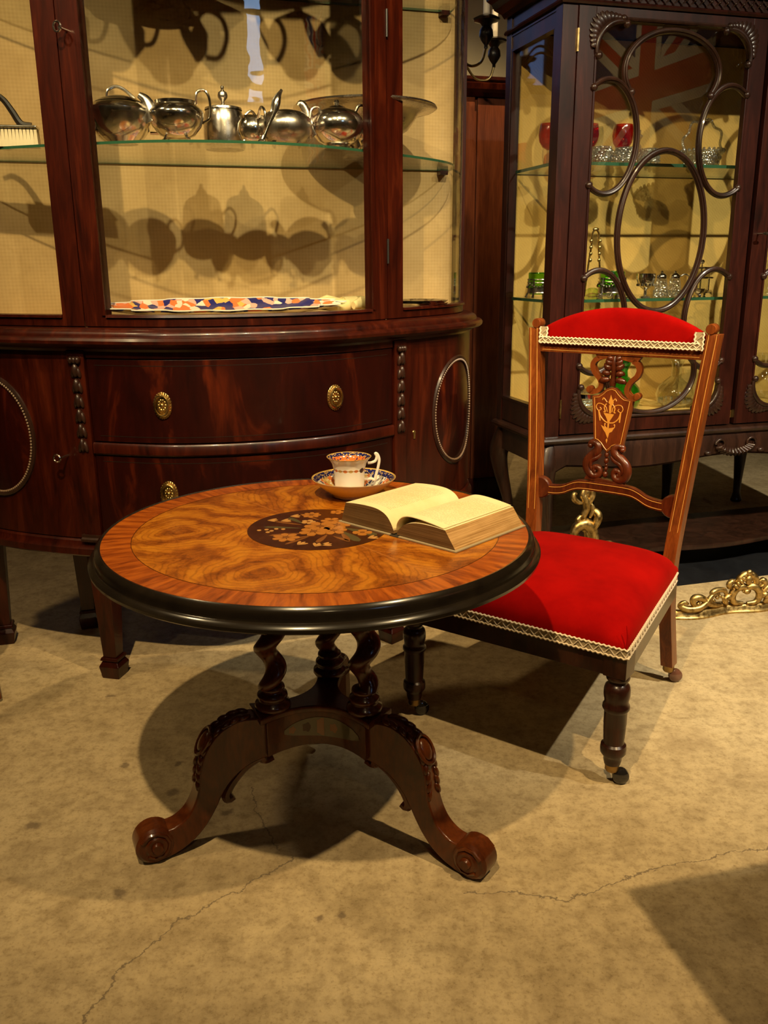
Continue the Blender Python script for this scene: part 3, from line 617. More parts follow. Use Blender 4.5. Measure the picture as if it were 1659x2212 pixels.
for s in (-1, 1):
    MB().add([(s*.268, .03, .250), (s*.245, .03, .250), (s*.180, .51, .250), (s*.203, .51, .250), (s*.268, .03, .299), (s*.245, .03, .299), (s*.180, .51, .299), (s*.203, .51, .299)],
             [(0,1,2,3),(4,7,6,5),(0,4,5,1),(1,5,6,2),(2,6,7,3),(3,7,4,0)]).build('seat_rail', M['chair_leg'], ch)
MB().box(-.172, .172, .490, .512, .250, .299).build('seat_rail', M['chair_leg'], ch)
MB().add([(-.246, .03, .282), (.246, .03, .282), (.182, .49, .282), (-.182, .49, .282), (-.246, .03, .296), (.246, .03, .296), (.182, .49, .296), (-.182, .49, .296)], [(0,3,2,1),(4,5,6,7),(0,1,5,4),(1,2,6,5),(2,3,7,6),(3,0,4,7)]).build('webbing', M['cloth_cover'], ch)
# seat cushion
def hw(v): return lerp(.272, .205, v)
mb = MB(); nu, nv = 40, 40; vs = []; fs = []
def sx_(u): return math.copysign(1-(1-abs(u))**1.7, u)
for j in range(nv+1):
    vv = (1+sx_(-1+2*j/nv))/2
    for i in range(nu+1):
        u = sx_(-1+2*i/nu); e = max(0, (1-abs(u)**5))**.42*max(0, (1-abs(2*vv-1)**5))**.42
        rr = 1-.02*abs(u)**8*abs(2*vv-1)**8
        vs.append((u*hw(vv)*rr, -.004+vv*.526, .316+.066*e+.010*cos(u*pi/2)*cos((vv-.5)*pi)))
for j in range(nv):
    for i in range(nu): fs.append((j*(nu+1)+i, j*(nu+1)+i+1, (j+1)*(nu+1)+i+1, (j+1)*(nu+1)+i))
rim = [i for i in range(nu+1)]+[j*(nu+1)+nu for j in range(1, nv+1)]+[nv*(nu+1)+i for i in range(nu-1, -1, -1)]+[j*(nu+1) for j in range(nv-1, 0, -1)]
k0 = len(vs); vs += [(vs[i][0], vs[i][1], .298) for i in rim]; n = len(rim)
fs += [(rim[i], k0+i, k0+(i+1) % n, rim[(i+1) % n]) for i in range(n)]; fs.append(tuple(range(k0, k0+n)))
mb.add(vs, fs); seat = mb.build('seat', M['velvet'], ch, ang=70)
for s in (-1, 1): MB().tube([(s*.2695, -.0015, .318), (s*.269, .001, .342), (s*.262, .010, .362)], [.0018, .0020, .001], 6).build('corner_pleat', M['velvet'], seat)
def braid(name, P, nrm, upv, h, parent, label=None):
    """flat gimp: ground strip, two scalloped cords and a zigzag between them along the polyline P"""
    P = [Vector(p) for p in P]; up_ = Vector(upv); L = [0]
    for a, b in zip(P, P[1:]): L.append(L[-1]+(b-a).length)
    def at(s):
        s = max(0, min(L[-1], s)); i = 0
        while i < len(P)-2 and L[i+1] < s: i += 1
        t = (s-L[i])/max(1e-9, L[i+1]-L[i]); a = P[i].lerp(P[i+1], t); q = Vector(nrm[i]).lerp(Vector(nrm[i+1]), t).normalized(); return a, q
    mb = MB(); m = max(2, int(L[-1]/.012)); gr = []
    for i in range(m+1): a, q = at(L[-1]*i/m); gr += [a+q*.0008-up_*h/2, a+q*.0008+up_*h/2]
    mb.add(gr, [(2*i, 2*i+1, 2*i+3, 2*i+2) for i in range(m)], 1)
    step = .0052; c = int(L[-1]/step)
    for e in (-1, 1):
        pts = []
        for i in range(c+1):
            a, q = at(i*step); pts.append(a+q*.0022+up_*(e*(h/2-.002)+(.0020*e if i % 2 else -.0008*e)))
        mb.tube(pts, .0025, 5)
    for ph in (0,):
        st = h*.52; c2 = int(L[-1]/st); pts = []
        for i in range(c2+1):
            a, q = at(i*st); pts.append(a+q*(.0018+.0006*ph)+up_*((h/2-.004)*(1 if (i+ph) % 2 else -1)))
        mb.tube(pts, .0022, 5)
    return mb.build(name, [M['braid'], M['braid_ground']], parent, ang=60)
cor = []; nn = []
for t in range(9): cor.append((-hw((1-t/8)*1.0)-.001, -.004+(1-t/8)*.50, .309)); nn.append((-1, -.12, 0))
for t in range(9): cor.append((-.272+.544*t/8, -.0062, .309)); nn.append((0, -1, 0))
for t in range(9): cor.append((hw(t/8)+.001, -.004+t/8*.50, .309)); nn.append((1, -.12, 0))
nn[8] = (-.7, -.7, 0); nn[9] = (-.5, -.85, 0); nn[17] = (.5, -.85, 0); nn[18] = (.7, -.7, 0)
braid('gimp_braid', cor, nn, (0, 0, 1), .021, ch)
# crest rail and pad
def by(z, o=0.0): return YB(z)+o
MB().prism([(-.208, .828), (.208, .828), (.210, .851), (-.210, .851)], -.012, .014, lambda u, d, w: (u, YB(w)+d, w)).build('crest_rail', M['chair_wood'], ch, bevel=.002)
MB().tube([(u, YB(.834)-.0125, .834) for u in (-.2, .2)], .0009, 4).build('stringing', M['stringing'], ch)
mb = MB(); vs = []; fs = []; nu, nw = 36, 14
def ptop(u): return .887+.055*max(0, 1-(abs(u)/.208)**2.2)
ring = 2*nw
for i in range(nu+1):
    u = -.206+.412*i/nu; T = ptop(u); ez = max(.0, 1-abs(u/.2085)**14)
    for k in range(ring):
        q = 2*pi*k/ring; cz = sin(q); cy = cos(q); pw = lambda v, e: math.copysign(abs(v)**e, v)
        z = (.851+T)/2+(T-.851)/2*pw(cz, .55); y = YB(z)+(-.022 if cy < 0 else .018)*pw(abs(cy), .6)*ez*(.55+.45*(T-.851)/.091)
        vs.append((u, y, z))
for i in range(nu):
    for k in range(ring): fs.append((i*ring+k, i*ring+(k+1) % ring, (i+1)*ring+(k+1) % ring, (i+1)*ring+k))
fs += [tuple(range(ring)), tuple(nu*ring+k for k in range(ring))]
mb.add(vs, fs); pad = mb.build('crest_pad', M['velvet'], ch, ang=70)
zb = .859; braid('gimp_braid', [(-.205+.41*i/16, YB(zb)-.0225, zb) for i in range(17)], [(0, -1, 0)]*17, (0, .095, 1), .016, ch)
for s in (-1, 1): braid('gimp_braid', [(s*.197, YB(.850+.042*i/4)-.0185, .850+.042*i/4) for i in range(5)], [(0, -1, 0)]*5, (1, 0, 0), .022, ch)
# splat, drawn on the plane of the back
def zm(X, Y):
    px = 1230+X/6.91; py = 740+Y/6.91
    return ((px-(1342-(py-760)*.105))*.00120, .833-(py-760)*.00115)
def onback(u, d, w): return (u, YB(w)+d, w)
spl = ch
def ribbon(pts, wd, d0, d1, name, mat, parent, bev=.002):
    P = spline([(zm(*p)[0], zm(*p)[1], 0) for p in pts], 5); n = len(P); l = []; r = []
    for i, p in enumerate(P):
        t = (P[min(n-1, i+1)]-P[max(0, i-1)]).normalized(); q = Vector((-t.y, t.x, 0)); w_ = (wd if not callable(wd) else wd(i/(n-1)))/2
        l.append((p.x+q.x*w_, p.y+q.y*w_)); r.append((p.x-q.x*w_, p.y-q.y*w_))
    mb = MB(); vs = [onback(u, d, w) for d in (d0, d1) for u, w in l+r]; m = 2*n; fs = []
    for i in range(n-1):
        fs += [(i, i+1, n+i+1, n+i), (m+i, m+n+i, m+n+i+1, m+i+1), (i, m+i, m+i+1, i+1), (n+i, n+i+1, m+n+i+1, m+n+i)]
    fs += [(0, n, m+n, m), (n-1, m+n-1, m+2*n-1, 2*n-1)]
    mb.add(vs, fs); return mb.build(name, mat, parent, bevel=bev, ang=50)
MB().prism([zm(*p) for p in [(425, 105), (1125, 140), (1108, 200), (1060, 250), (980, 262), (860, 235), (770, 215), (700, 215), (600, 225), (520, 245), (470, 225), (445, 170)]], -.008, .008, onback).build('splat_head', M['chair_wood'], spl, bevel=.0015)
ribbon([(500, 215), (430, 262), (398, 335), (425, 430), (495, 515), (525, 600), (495, 680), (425, 715), (365, 725), (335, 690)], .0125, -.008, .008, 'splat_scroll', M['chair_wood'], spl)
ribbon([(1000, 240), (1065, 285), (1085, 370), (1050, 460), (970, 535), (915, 620), (905, 695), (950, 755), (1015, 780), (1055, 745)], .0125, -.008, .008, 'splat_scroll', M['chair_wood'], spl)
for X, Y in ((345, 690), (1052, 745)): u, z = zm(X, Y); MB().lathe([(0, -.011), (.008, -.010), (.009, -.006), (.009, .008), (0, .008)], 16, onback(u, 0, z), (0, 1, 0)).build('splat_scroll', M['chair_wood'], spl)
mb = MB(); a = zm(735, 185); b = zm(690, 625)
mb.tube([onback(lerp(a[0], b[0], t/8), -.004, lerp(a[1], b[1], t/8)) for t in range(9)], [.005, .008, .0088, .0088, .008, .0075, .0075, .009, .007], 8)
for k, (t, l, an) in enumerate(((.12, .015, 62), (.28, .021, 55), (.44, .025, 48), (.60, .028, 40), (.78, .030, 22))):
    for s in (-1, 1):
        cu = lerp(a[0], b[0], t)+s*.008; cz = lerp(a[1], b[1], t)-.002; A_ = radians(an)
        pth = [onback(cu+s*l*q*cos(A_), -.005-.004*sin(pi*q), cz+l*(q*sin(A_)-.55*q*q*(.2 if an > 40 else 1.0))) for q in (0, .2, .4, .6, .8, 1)]
        mb.tube(pth, [.004, .0076, .0086, .0078, .006, .0025], 8)
mb.build('palmette', M['chair_carved'], spl, ang=70)
SH = [(390, 782), (470, 770), (540, 722), (600, 668), (655, 642), (700, 634), (755, 652), (800, 705), (850, 755), (905, 790), (1002, 798), (905, 1220), (842, 1490), (760, 1500), (690, 1530), (640, 1582), (602, 1612), (562, 1572), (510, 1502), (450, 1455), (405, 1442), (400, 1100)]
sh = MB().prism([zm(*p) for p in SH], -.009, .008, onback).build('shield', M['chair_wood'], spl, bevel=.0015)
cx_, cz_ = zm(660, 1080)
inner = [((u-cx_)*.86+cx_, (w-cz_)*.93+cz_) for u, w in [zm(*p) for p in SH]]
M['shield_ground'] = wood('shield_ground', (.10, .018, .004), (.15, .028, .005), (.19, .04, .008), (30, 30, 4), .3, .6)
MB().prism(inner, -.0098, -.008, onback).build('shield_panel', M['shield_ground'], sh)
MB().tube([onback(u, -.0100, w) for u, w in inner], .0008, 4, True).build('stringing', M['stringing'], sh)
mb = MB()
def inl(pts, w=.0012):
    P = spline([(zm(*p)[0], zm(*p)[1], 0) for p in pts], 4); mb.tube([onback(p.x, -.0101, p.y) for p in P], w, 5, flat=.35, upv=(0, 1, 0))
def pol(pts): mb.prism([zm(*p) for p in pts], -.0106, -.0098, onback)
pol([(680, 745), (695, 800), (720, 860), (700, 900), (670, 900), (640, 860), (665, 800)])
pol([(565, 1020), (725, 1030), (690, 1085), (660, 1130), (650, 1170), (625, 1170), (620, 1120), (595, 1065)])
pol([(650, 900), (690, 900), (675, 1020), (650, 1020)])
pol([(625, 1165), (650, 1165), (640, 1250), (620, 1250)])
pol([(525, 1205), (570, 1225), (620, 1245), (680, 1235), (735, 1215), (700, 1270), (690, 1290), (650, 1310), (625, 1395), (605, 1350), (590, 1310), (560, 1270)])
pol([(612, 1395), (622, 1420), (605, 1470), (595, 1420)])
for s in (-1, 1):
    m_ = lambda X, Y: (655+s*(X-655)*1.0+(Y-1000)*-.04*(s > 0)*0, Y+(X-655)*.03*(s > 0))
    inl([m_(*p) for p in [(700, 880), (735, 940), (720, 1000), (745, 1005)]], .0016); inl([m_(*p) for p in [(690, 1000), (710, 930), (770, 890), (830, 890), (855, 940), (825, 990), (780, 970), (800, 940)]])
    inl([m_(*p) for p in [(820, 990), (790, 1080), (720, 1150), (655, 1165)]], .0018); inl([m_(*p) for p in [(820, 990), (812, 1060), (800, 1140)]], .0018); inl([m_(*p) for p in [(690, 860), (740, 800), (760, 830)]], .0014)
    inl([m_(*p) for p in [(640, 1260), (720, 1230), (730, 1180), (715, 1190)]], .0013)
mb.build('shield_inlay', M['boxwood'], sh)
mb = MB()
for s in (-1, 1):
    f = lambda X, Y: (595+s*(595-X), Y+(20 if s > 0 else 0))
    P = [f(*p) for p in [(345, 1530), (370, 1495), (430, 1490), (475, 1540), (455, 1610), (380, 1680), (310, 1760), (290, 1850), (320, 1940), (390, 1990), (465, 1970), (495, 1905), (460, 1855), (405, 1865), (395, 1915), (430, 1930)]]
    Q = spline([(zm(*p)[0], zm(*p)[1], 0) for p in P], 5); n = len(Q)
    mb.tube([onback(p.x, -.003, p.y) for p in Q], [.0082+.0046*sin(pi*min(1, i/(n*.72))) for i in range(n)], 8, flat=1.0)
    P = [f(*p) for p in [(520, 1640), (470, 1700), (380, 1750), (345, 1830), (370, 1900)]]; Q = spline([(zm(*p)[0], zm(*p)[1], 0) for p in P], 4); mb.tube([onback(p.x, -.008, p.y) for p in Q], [.003+.0042*sin(pi*i/(len(Q)-1)) for i in range(len(Q))], 6)
    u, z = zm(*f(352, 1532)); mb.ell(onback(u, -.004, z), (.0075, .010, .0075), 12, 8)
for X, Y, r in ((602, 1650, .008), (596, 1740, .0085), (592, 1805, .005), (588, 1860, .0065), (575, 1945, .009)):
    u, z = zm(X, Y); mb.ell(onback(u, -.005, z), (r*.8, r*.9, r), 12, 8)
mb.build('splat_lyre', M['chair_carved'], spl, ang=70)
MB().prism([zm(*p) for p in [(290, 1985), (850, 2050), (865, 2110), (250, 2050)]], -.010, .009, onback).build('splat_shoe', M['chair_carved'], spl, bevel=.001)
P = spline([(-.205, .474, 0), (-.17, .474, 0), (-.14, .474, 0), (-.112, .479, 0), (-.085, .492, 0), (-.06, .498, 0), (0, .499, 0), (.06, .498, 0), (.085, .492, 0), (.112, .479, 0), (.14, .474, 0), (.17, .474, 0), (.205, .474, 0)], 4); n = len(P)
mb = MB(); vs = [(p.x, YB(.48)+d, p.y+w) for d in (-.010, .008) for w in (-.013, .013) for p in P]
fs = [(i, i+1, n+i+1, n+i) for i in range(n-1)]+[(2*n+i, 3*n+i, 3*n+i+1, 2*n+i+1) for i in range(n-1)]+[(i, 2*n+i, 2*n+i+1, i+1) for i in range(n-1)]+[(n+i, n+i+1, 3*n+i+1, 3*n+i) for i in range(n-1)]+[(0, n, 3*n, 2*n), (n-1, 3*n-1, 4*n-1, 2*n-1)]
mb.add(vs, fs); br = mb.build('cross_rail', M['chair_carved'], ch, bevel=.0015)
for w in (-.008, .008): MB().tube([(p.x, YB(.48)-.0104, p.y+w) for p in P if abs(p.x) < .165], .0009, 4).build('stringing', M['stringing'], br)
for s in (-1, 1): MB().lathe([(0, -.011), (.026, -.011), (.029, -.008), (.029, .008), (0, .008)], 28, (s*.176, YB(.474), .476), (0, 1, 0), ov=1).build('rail_ear', M['chair_carved'], br)
# ------------------------------------------------------------------ bow-fronted display cabinet
lc = thing('bow_front_cabinet', 'bow-fronted mahogany display cabinet with curved glass, two drawers and oval-panelled doors', 'cabinet', W(0, 0), YAW)
_c = [(0, -.128), (.2, -.097), (.385, 0), (.515, .080), (.63, .172), (.70, .27), (.732, .37), (.735, .44)]
_d = spline([(-x, y, 0) for x, y in _c[:0:-1]]+[(x, y, 0) for x, y in _c], 30)
_l = [0]
for p, q in zip(_d, _d[1:]): _l.append(_l[-1]+(q-p).length)
SM = _l[-1]/2; _l = [q-SM for q in _l]
def cpt(s):
    s = max(-SM, min(SM, s)); lo, hi = 0, len(_l)-1
    while hi-lo > 1:
        m = (lo+hi)//2
        if _l[m] <= s: lo = m
        else: hi = m
    t = (s-_l[lo])/(_l[hi]-_l[lo]); p = _d[lo].lerp(_d[hi], t)
    a = _d[max(0, lo-2)]; b = _d[min(len(_d)-1, hi+2)]; tg = (b-a).normalized()
    return p.x, p.y, tg.y, -tg.x
def plan(s0, s1, n=24, off=0.0):
    out = []
    for i in range(n+1):
        x, y, nx, ny = cpt(lerp(s0, s1, i/n)); out.append((x+nx*off, y+ny*off, nx, ny))
    return out
def cslab(mb, s0, s1, z0, z1, o0, o1, n=24): return mb.sweep(plan(s0, s1, n), [(o0, z0), (o1, z0), (o1, z1), (o0, z1)])
def frame(s, z, off=0.0):
    x, y, nx, ny = cpt(s); return Matrix(((-ny, -nx, 0, x+nx*off), (nx, -ny, 0, y+ny*off), (0, 0, 1, z), (0, 0, 0, 1)))
mh, mf = M['mahogany'], M['mahogany_flame']
cslab(MB(), -SM, SM, .36, .86, -.030, -.008, 80).build('carcass', mh, lc)
def pull(parent, s, z):
    mb = MB().lathe([(0, .0035), (.016, .0035), (.0195, .0025), (.022, 0)], 36, (0, 0, 0), (0, -1, 0))
    for i in range(26): q = 2*pi*i/26; mb.ell((.0205*cos(q), -.0022, .0205*sin(q)), (.0024, .0022, .0024), 6, 4)
    for i in range(10): q = 2*pi*i/10; mb.ell((.0085*cos(q), -.0040, .0085*sin(q)), (.0034, .0020, .0034), 6, 4)
    mb.ell((0, -.0045, 0), (.0045, .004, .0045), 10, 6); mb.v = [(x, y, zz*1.42) for x, y, zz in mb.v]
    mb.ell((0, -.006, .0245), (.004, .006, .004), 10, 6)
    mb.xf(frame(s, z)); o = mb.build('drawer_pull', M['brass'], parent)
    mb = MB().tube([(.0165*sin(q), -.010, .001+.0235*cos(q)) for q in [2*pi*i/28 for i in range(28)]], .0022, 6, True); mb.xf(frame(s, z)); mb.build('drawer_ring', M['brass'], parent)
for z0, z1, zp in ((.641, .838, .732), (.392, .606, .517)):
    d = cslab(MB(), -.404, .404, z0, z1, -.018, .0, 40).build('drawer', mf, lc, bevel=.0015)
    for s in (-.217, .205): pull(d, s, zp)
    for zz in (z0+.014, z1-.014): MB().sweep(plan(-.385, .385, 30), [(0, zz-.0007), (.0005, zz-.0007), (.0005, zz+.0007), (0, zz+.0007)]).build('stringing', M['ebony'], d)
MB().sweep(plan(-.404, .404, 40), [(-.018, .609), (.004, .609), (.0075, .613), (.0075, .633), (.004, .638), (-.018, .638)]).build('drawer_rail', M['mahogany'], lc)
cslab(MB(), -.404, .404, .841, .858, -.018, .002, 40).build('top_rail', mh, lc)
for sg in (-1, 1):
    s = sg*.43
    pl = cslab(MB(), s-.023, s+.023, .386, .858, -.02, .006, 4).build('pilaster', mh, lc, bevel=.0015)
    mb = MB()
    for k in range(6):
        z = .812-k*.036; r = .010*(1-.05*k)
        mb.ell((0, -.010, z), (r*.85, .009, .017), 12, 8)
        for q in (-1, 1): mb.ell((q*.0065, -.008, z-.004), (.006, .006, .015), 10, 6, Matrix.Rotation(q*-.3, 3, 'Y'))
    for q in (-1, 0, 1): mb.ell((q*.009, -.011, .836), (.007, .008, .009), 10, 6)
    mb.xf(frame(s, 0)); mb.build('husk_carving', M['carved_dark'], pl)
    MB().sweep(plan(s-.028, s+.028, 4), [(-.02, .386), (.016, .386), (.016, .392), (.011, .396), (.011, .403), (-.02, .403)]).build('pilaster_base', M['carved_dark'], pl)
    e0, e1 = (s+.026, SM-.03) if sg > 0 else (-SM+.03, s-.026)
    dr = cslab(MB(), e0, e1, .390, .856, -.018, 0, 30).build('cupboard_door', mh, lc, bevel=.0015)
    sc, hs, zc_, hz = sg*.702, .128, .640, .152
    def on(sv, z, o): x, y, nx, ny = cpt(sv); return (x+nx*o, y+ny*o, z)
    mb = MB().tube([on(sc+hs*cos(q), zc_+hz*sin(q), .001) for q in [2*pi*i/72 for i in range(72)]], .0058, 6, True)
    for i in range(118):
        q = 2*pi*i/118; mb.ell(on(sc+(hs-.007)*cos(q), zc_+(hz-.007)*sin(q), .004), (.0034, .0034, .0034), 6, 4, mi=1)
    mb.build('beaded_oval', [M['carved_dark'], M['bead']], dr)
    mb = MB(); vs = [on(sc, zc_, .010)]; fs = []; nr, na = 6, 48
    for r in range(1, nr+1):
        for i in range(na): q = 2*pi*i/na; t = r/nr; vs.append(on(sc+(hs-.010)*t*cos(q), zc_+(hz-.010)*t*sin(q), .010*(1-t*t)+.0005))
    fs += [(0, 1+i, 1+(i+1) % na) for i in range(na)]
    for r in range(nr-1): fs += [(1+r*na+i, 1+(r+1)*na+i, 1+(r+1)*na+(i+1) % na, 1+r*na+(i+1) % na) for i in range(na)]
    mb.add(vs, fs); mb.build('oval_panel', mf, dr)
    if sg > 0:
        mb = MB().lathe([(0, .002), (.005, .002), (.006, 0)], 14, (0, 0, .006), (0, -1, 0)); mb.box(-.0035, .0035, -.002, 0, -.012, .006); mb.xf(frame(.490, .600)); mb.build('escutcheon', M['brass'], dr)
    else:
        mb = MB().tube([(0, 0, 0), (0, -.035, 0)], .0028, 8); mb.tube([(-.004+.009*cos(q), -.040, .009*sin(q)) for q in [2*pi*i/18 for i in range(18)]], .0026, 6, True); mb.xf(frame(-.480, .602)); mb.build('key', M['steel'], dr)
    f0, f1 = (SM-.029, SM) if sg > 0 else (-SM, -SM+.029)
    cslab(MB(), f0, f1, .386, .858, -.02, .003, 4).build('end_stile', mh, lc)
MB().sweep(plan(-SM, SM, 90), [(-.03, .856), (.002, .856), (.006, .862), (.020, .868), (.031, .871), (.0365, .876), (.0375, .883), (.033, .889), (.020, .892), (.0195, .896), (.016, .902), (.008, .907), (.000, .910), (-.03, .910)]).build('waist_moulding', M['mahogany'], lc, ang=30)
MB().sweep(plan(-SM, SM, 90), [(-.03, .345), (.008, .345), (.014, .350), (.0145, .366), (.008, .374), (.006, .384), (.002, .388), (-.03, .388)]).build('base_moulding', mh, lc, ang=30)
def leg(x, y, rot):
    mb = MB().frus((0, 0, .058), (.0185, .0185), (0, 0, .346), (.030, .030))
    mb.frus((0, 0, .050), (.0255, .0255), (0, 0, .058), (.0235, .0235)); mb.frus((0, 0, .0), (.0235, .0235), (0, 0, .034), (.0285, .0285)); mb.frus((0, 0, .034), (.0285, .0285), (0, 0, .050), (.020, .020))
    mb.xf(Matrix.Translation((x, y, 0)) @ Matrix.Rotation(rot, 4, 'Z')); mb.build('leg', mh, lc, bevel=.0012)
for sg in (-1, 1):
    x, y, nx, ny = cpt(sg*.43); leg(x-nx*.032, y-ny*.032, atan2(nx, -ny)); leg(sg*.690, .355, 0); leg(sg*.46, .405, 0)
# upper stage
U = -.020
def poly(off, yb, n=60): return [(x, y) for x, y, _, _ in plan(-SM+.01, SM-.01, n, off)]+[(plan(SM-.01, SM-.01, 1, off)[0][0], yb), (plan(-SM+.01, -SM+.01, 1, off)[0][0], yb)]
MB().prism(poly(-.028, .43), .900, .922, up_).build('display_floor', M['damask'], lc)
MB().prism(poly(-.028, .43), 1.955, 1.97, up_).build('top_board', mh, lc)
bb = MB().box(-.74, .74, .430, .450, .36, 1.97).build('back_board', mh, lc)
MB().box(-.705, .705, .4255, .430, .910, 1.955).build('fabric_lining', M['damask'], bb)
def fstrip(mb, s0, s1, z0, z1, n=24, o0=-.024, o1=0.0): return mb.sweep(plan(s0, s1, n, U), [(o0, z0), (o1-.002, z0), (o1, z0+.002), (o1, z1-.002), (o1-.002, z1), (o0, z1)])
mb = MB(); S1 = .352; S2 = .409
for sg in (-1, 1): a_, b_ = sorted((sg*S1, sg*S2)); fstrip(mb, a_, b_, .911, 1.955, 4); a2, b2 = sorted((sg*S1, sg*(S1+.010))); mb.sweep(plan(a2, b2, 2, U), [(-.01, .938), (.005, .938), (.005, 1.92), (-.01, 1.92)])
fstrip(mb, -S1, S1, .911, .933, 40); fstrip(mb, -S1, S1, 1.925, 1.955, 40); mb.sweep(plan(-S1, S1, 40, U), [(-.01, .933), (.005, .933), (.003, .939), (-.01, .940)])
gd = mb.build('glazed_door', M['mahogany'], lc)
mb = MB().sweep(plan(-S1-.004, S1+.004, 48, U), [(-.013, .930), (-.010, .930), (-.010, 1.93), (-.013, 1.93)]); mb.build('glass_pane', M['old_glass'], gd)
mb = MB().tube([(0, 0, 0), (0, -.030, 0)], .0028, 8); mb.tube([(0, -.036, .001+.009*q_) if 0 else (.0085*cos(q), -.036, .010*sin(q)) for q in [2*pi*i/18 for i in range(18)]], .0026, 6, True); mb.xf(frame(-.385, 1.540, U)); mb.build('key', M['steel'], gd)
for z in (1.08, 1.60): mb = MB().lathe([(0, -.03), (.003, -.03), (.003, .03), (0, .03)], 10, (0, -.002, 0)); mb.xf(frame(.410, z, U)); mb.build('hinge', M['black_iron'], gd)
for sg in (-1, 1):
    mb = MB(); T1, T2, T3 = .413, .470, SM-.028
    fstrip(mb, *sorted((sg*T1, sg*T2)), .911, 1.955, 4, o1=-.002); fstrip(mb, *sorted((sg*T2, sg*T3)), .911, .932, 24, o1=-.002); fstrip(mb, *sorted((sg*T2, sg*T3)), 1.925, 1.955, 24, o1=-.002)
    fstrip(mb, *sorted((sg*T3, sg*SM)), .911, 1.955, 4, o0=-.016, o1=-.002); mb.sweep(plan(*sorted((sg*T2, sg*T3)), 24, U), [(-.01, .932), (.003, .932), (.002, .938), (-.01, .940)])
    sl = mb.build('side_light', M['mahogany'], lc)
    MB().sweep(plan(*sorted((sg*(T2-.004), sg*(T3+.004))), 24, U), [(-.013, .928), (-.010, .928), (-.010, 1.93), (-.013, 1.93)]).build('glass_pane', M['old_glass'], sl)
MB().sweep(plan(-SM, SM, 80, U), [(-.03, 1.953), (.004, 1.953), (.012, 1.972), (.034, 1.985), (.045, 2.005), (.045, 2.02), (-.03, 2.02)]).build('cornice', M['mahogany'], lc, ang=30)
def shelf(poly_, z0, z1, parent, name='glass_shelf'):
    mb = MB(); n = len(poly_)
    mb.add([(x, y, z1) for x, y in poly_], [tuple(range(n))], 0); mb.add([(x, y, z0) for x, y in poly_], [tuple(range(n))[::-1]], 0)
    mb.add([(x, y, z0) for x, y in poly_]+[(x, y, z1) for x, y in poly_], [(i, (i+1) % n, n+(i+1) % n, n+i) for i in range(n)], 1)
    return mb.build(name, [M['glass'], M['glass_edge']], parent)
ZS, ZS2 = 1.3195, 1.743
shelf(poly(-.052, .420), ZS-.006, ZS, lc); shelf(poly(-.052, .420), ZS2-.006, ZS2, lc)
for z in (ZS, ZS2):
    for sg in (-1, 1): MB().box(sg*.66-.012, sg*.66+.012, .395, .425, z-.018, z-.0062).build('shelf_bracket', mh, lc)
# ------------------------------------------------------------------ astragal-glazed cabinet on cabriole legs
CA, CB = .9755, .2965
rc = thing('astragal_cabinet', 'dark mahogany display cabinet with oval glazing bars on cabriole legs', 'cabinet', W(CA, CB), YAW)
md, mc = M['mahogany_dark'], M['carved_dark']
WD, DP = 1.39, .395; ZB, ZT = .515, 1.758
for x0, x1, y0, y1 in ((0, .048, .002, .048), (WD-.048, WD, .002, .048), (0, .035, DP-.04, DP), (WD-.035, WD, DP-.04, DP)):
    MB().box(x0, x1, y0, y1, .49, ZT+.045).build('corner_post', md, rc, bevel=.002)
for sg, x0 in ((0, .004), (1, WD-.026)):
    mb = MB().box(x0, x0+.022, .048, DP-.04, ZB, .590); mb.box(x0, x0+.022, .048, DP-.04, 1.705, ZT+.04)
    for z in (.590, 1.698): mb.box(x0-.003, x0+.02, .048, DP-.04, z, z+.008)
    mb.box(x0-.003, x0+.022, .048, DP-.04, 1.742, 1.747); mb.box(x0-.002, x0+.02, .048, .058, .59, 1.70); mb.box(x0-.002, x0+.02, DP-.05, DP-.04, .59, 1.70)
    sf = mb.build('side_frame', md, rc)
    MB().box(x0+.010, x0+.013, .050, DP-.042, .592, 1.703).build('glass_pane', M['glass'], sf)
MB().box(.02, WD-.02, .020, DP-.012, .535, .560).build('display_floor', M['gold_cloth'], rc)
MB().box(.02, WD-.02, .020, DP-.012, ZT+.005, ZT+.02).build('top_board', md, rc)
bb = MB().box(.01, WD-.01, DP-.012, DP, .50, ZT+.04).build('back_board', md, rc)
MB().box(.03, WD-.03, DP-.016, DP-.012, .56, ZT).build('fabric_lining', M['gold_cloth'], bb)
for z in (.936, 1.3425): shelf([(.026, .050), (WD-.026, .050), (WD-.026, DP-.02), (.026, DP-.02)], z-.0095, z, rc)
MB().box(.0, WD, .0, .03, ZT, ZT+.045).build('frieze', md, rc)
def moulding(name, prof, mat):       # swept around front and both sides
    mb = MB(); base = [(0, DP, -1, 0), (0, 0, -1, -1), (WD, 0, 1, -1), (WD, DP, 1, 0)]
    mb.sweep(base, prof); return mb.build(name, mat, rc, ang=25)
moulding('cornice', [(-.02, 1.800), (.010, 1.800), (.020, 1.812), (.045, 1.822), (.055, 1.838), (.072, 1.846), (.076, 1.862), (-.02, 1.862)], md)
moulding('frieze_moulding', [(-.01, 1.752), (.006, 1.752), (.010, 1.757), (.006, 1.764), (-.01, 1.764)], md)
moulding('base_moulding', [(-.02, .486), (.006, .486), (.014, .492), (.018, .500), (.014, .506), (.006, .510), (-.02, .515)], mc)
mb = MB()
for i in range(46):
    x = .06+i*.0277
    for sg in (-1, 1): mb.tube([(x-.017*sg, -.003, 1.767), (x+.017*sg, -.003, 1.797)], .0028, 4)
    mb.ell((x, -.005, 1.782), (.0045, .004, .0045), 8, 5)
mb.build('fret_carving', mc, rc)
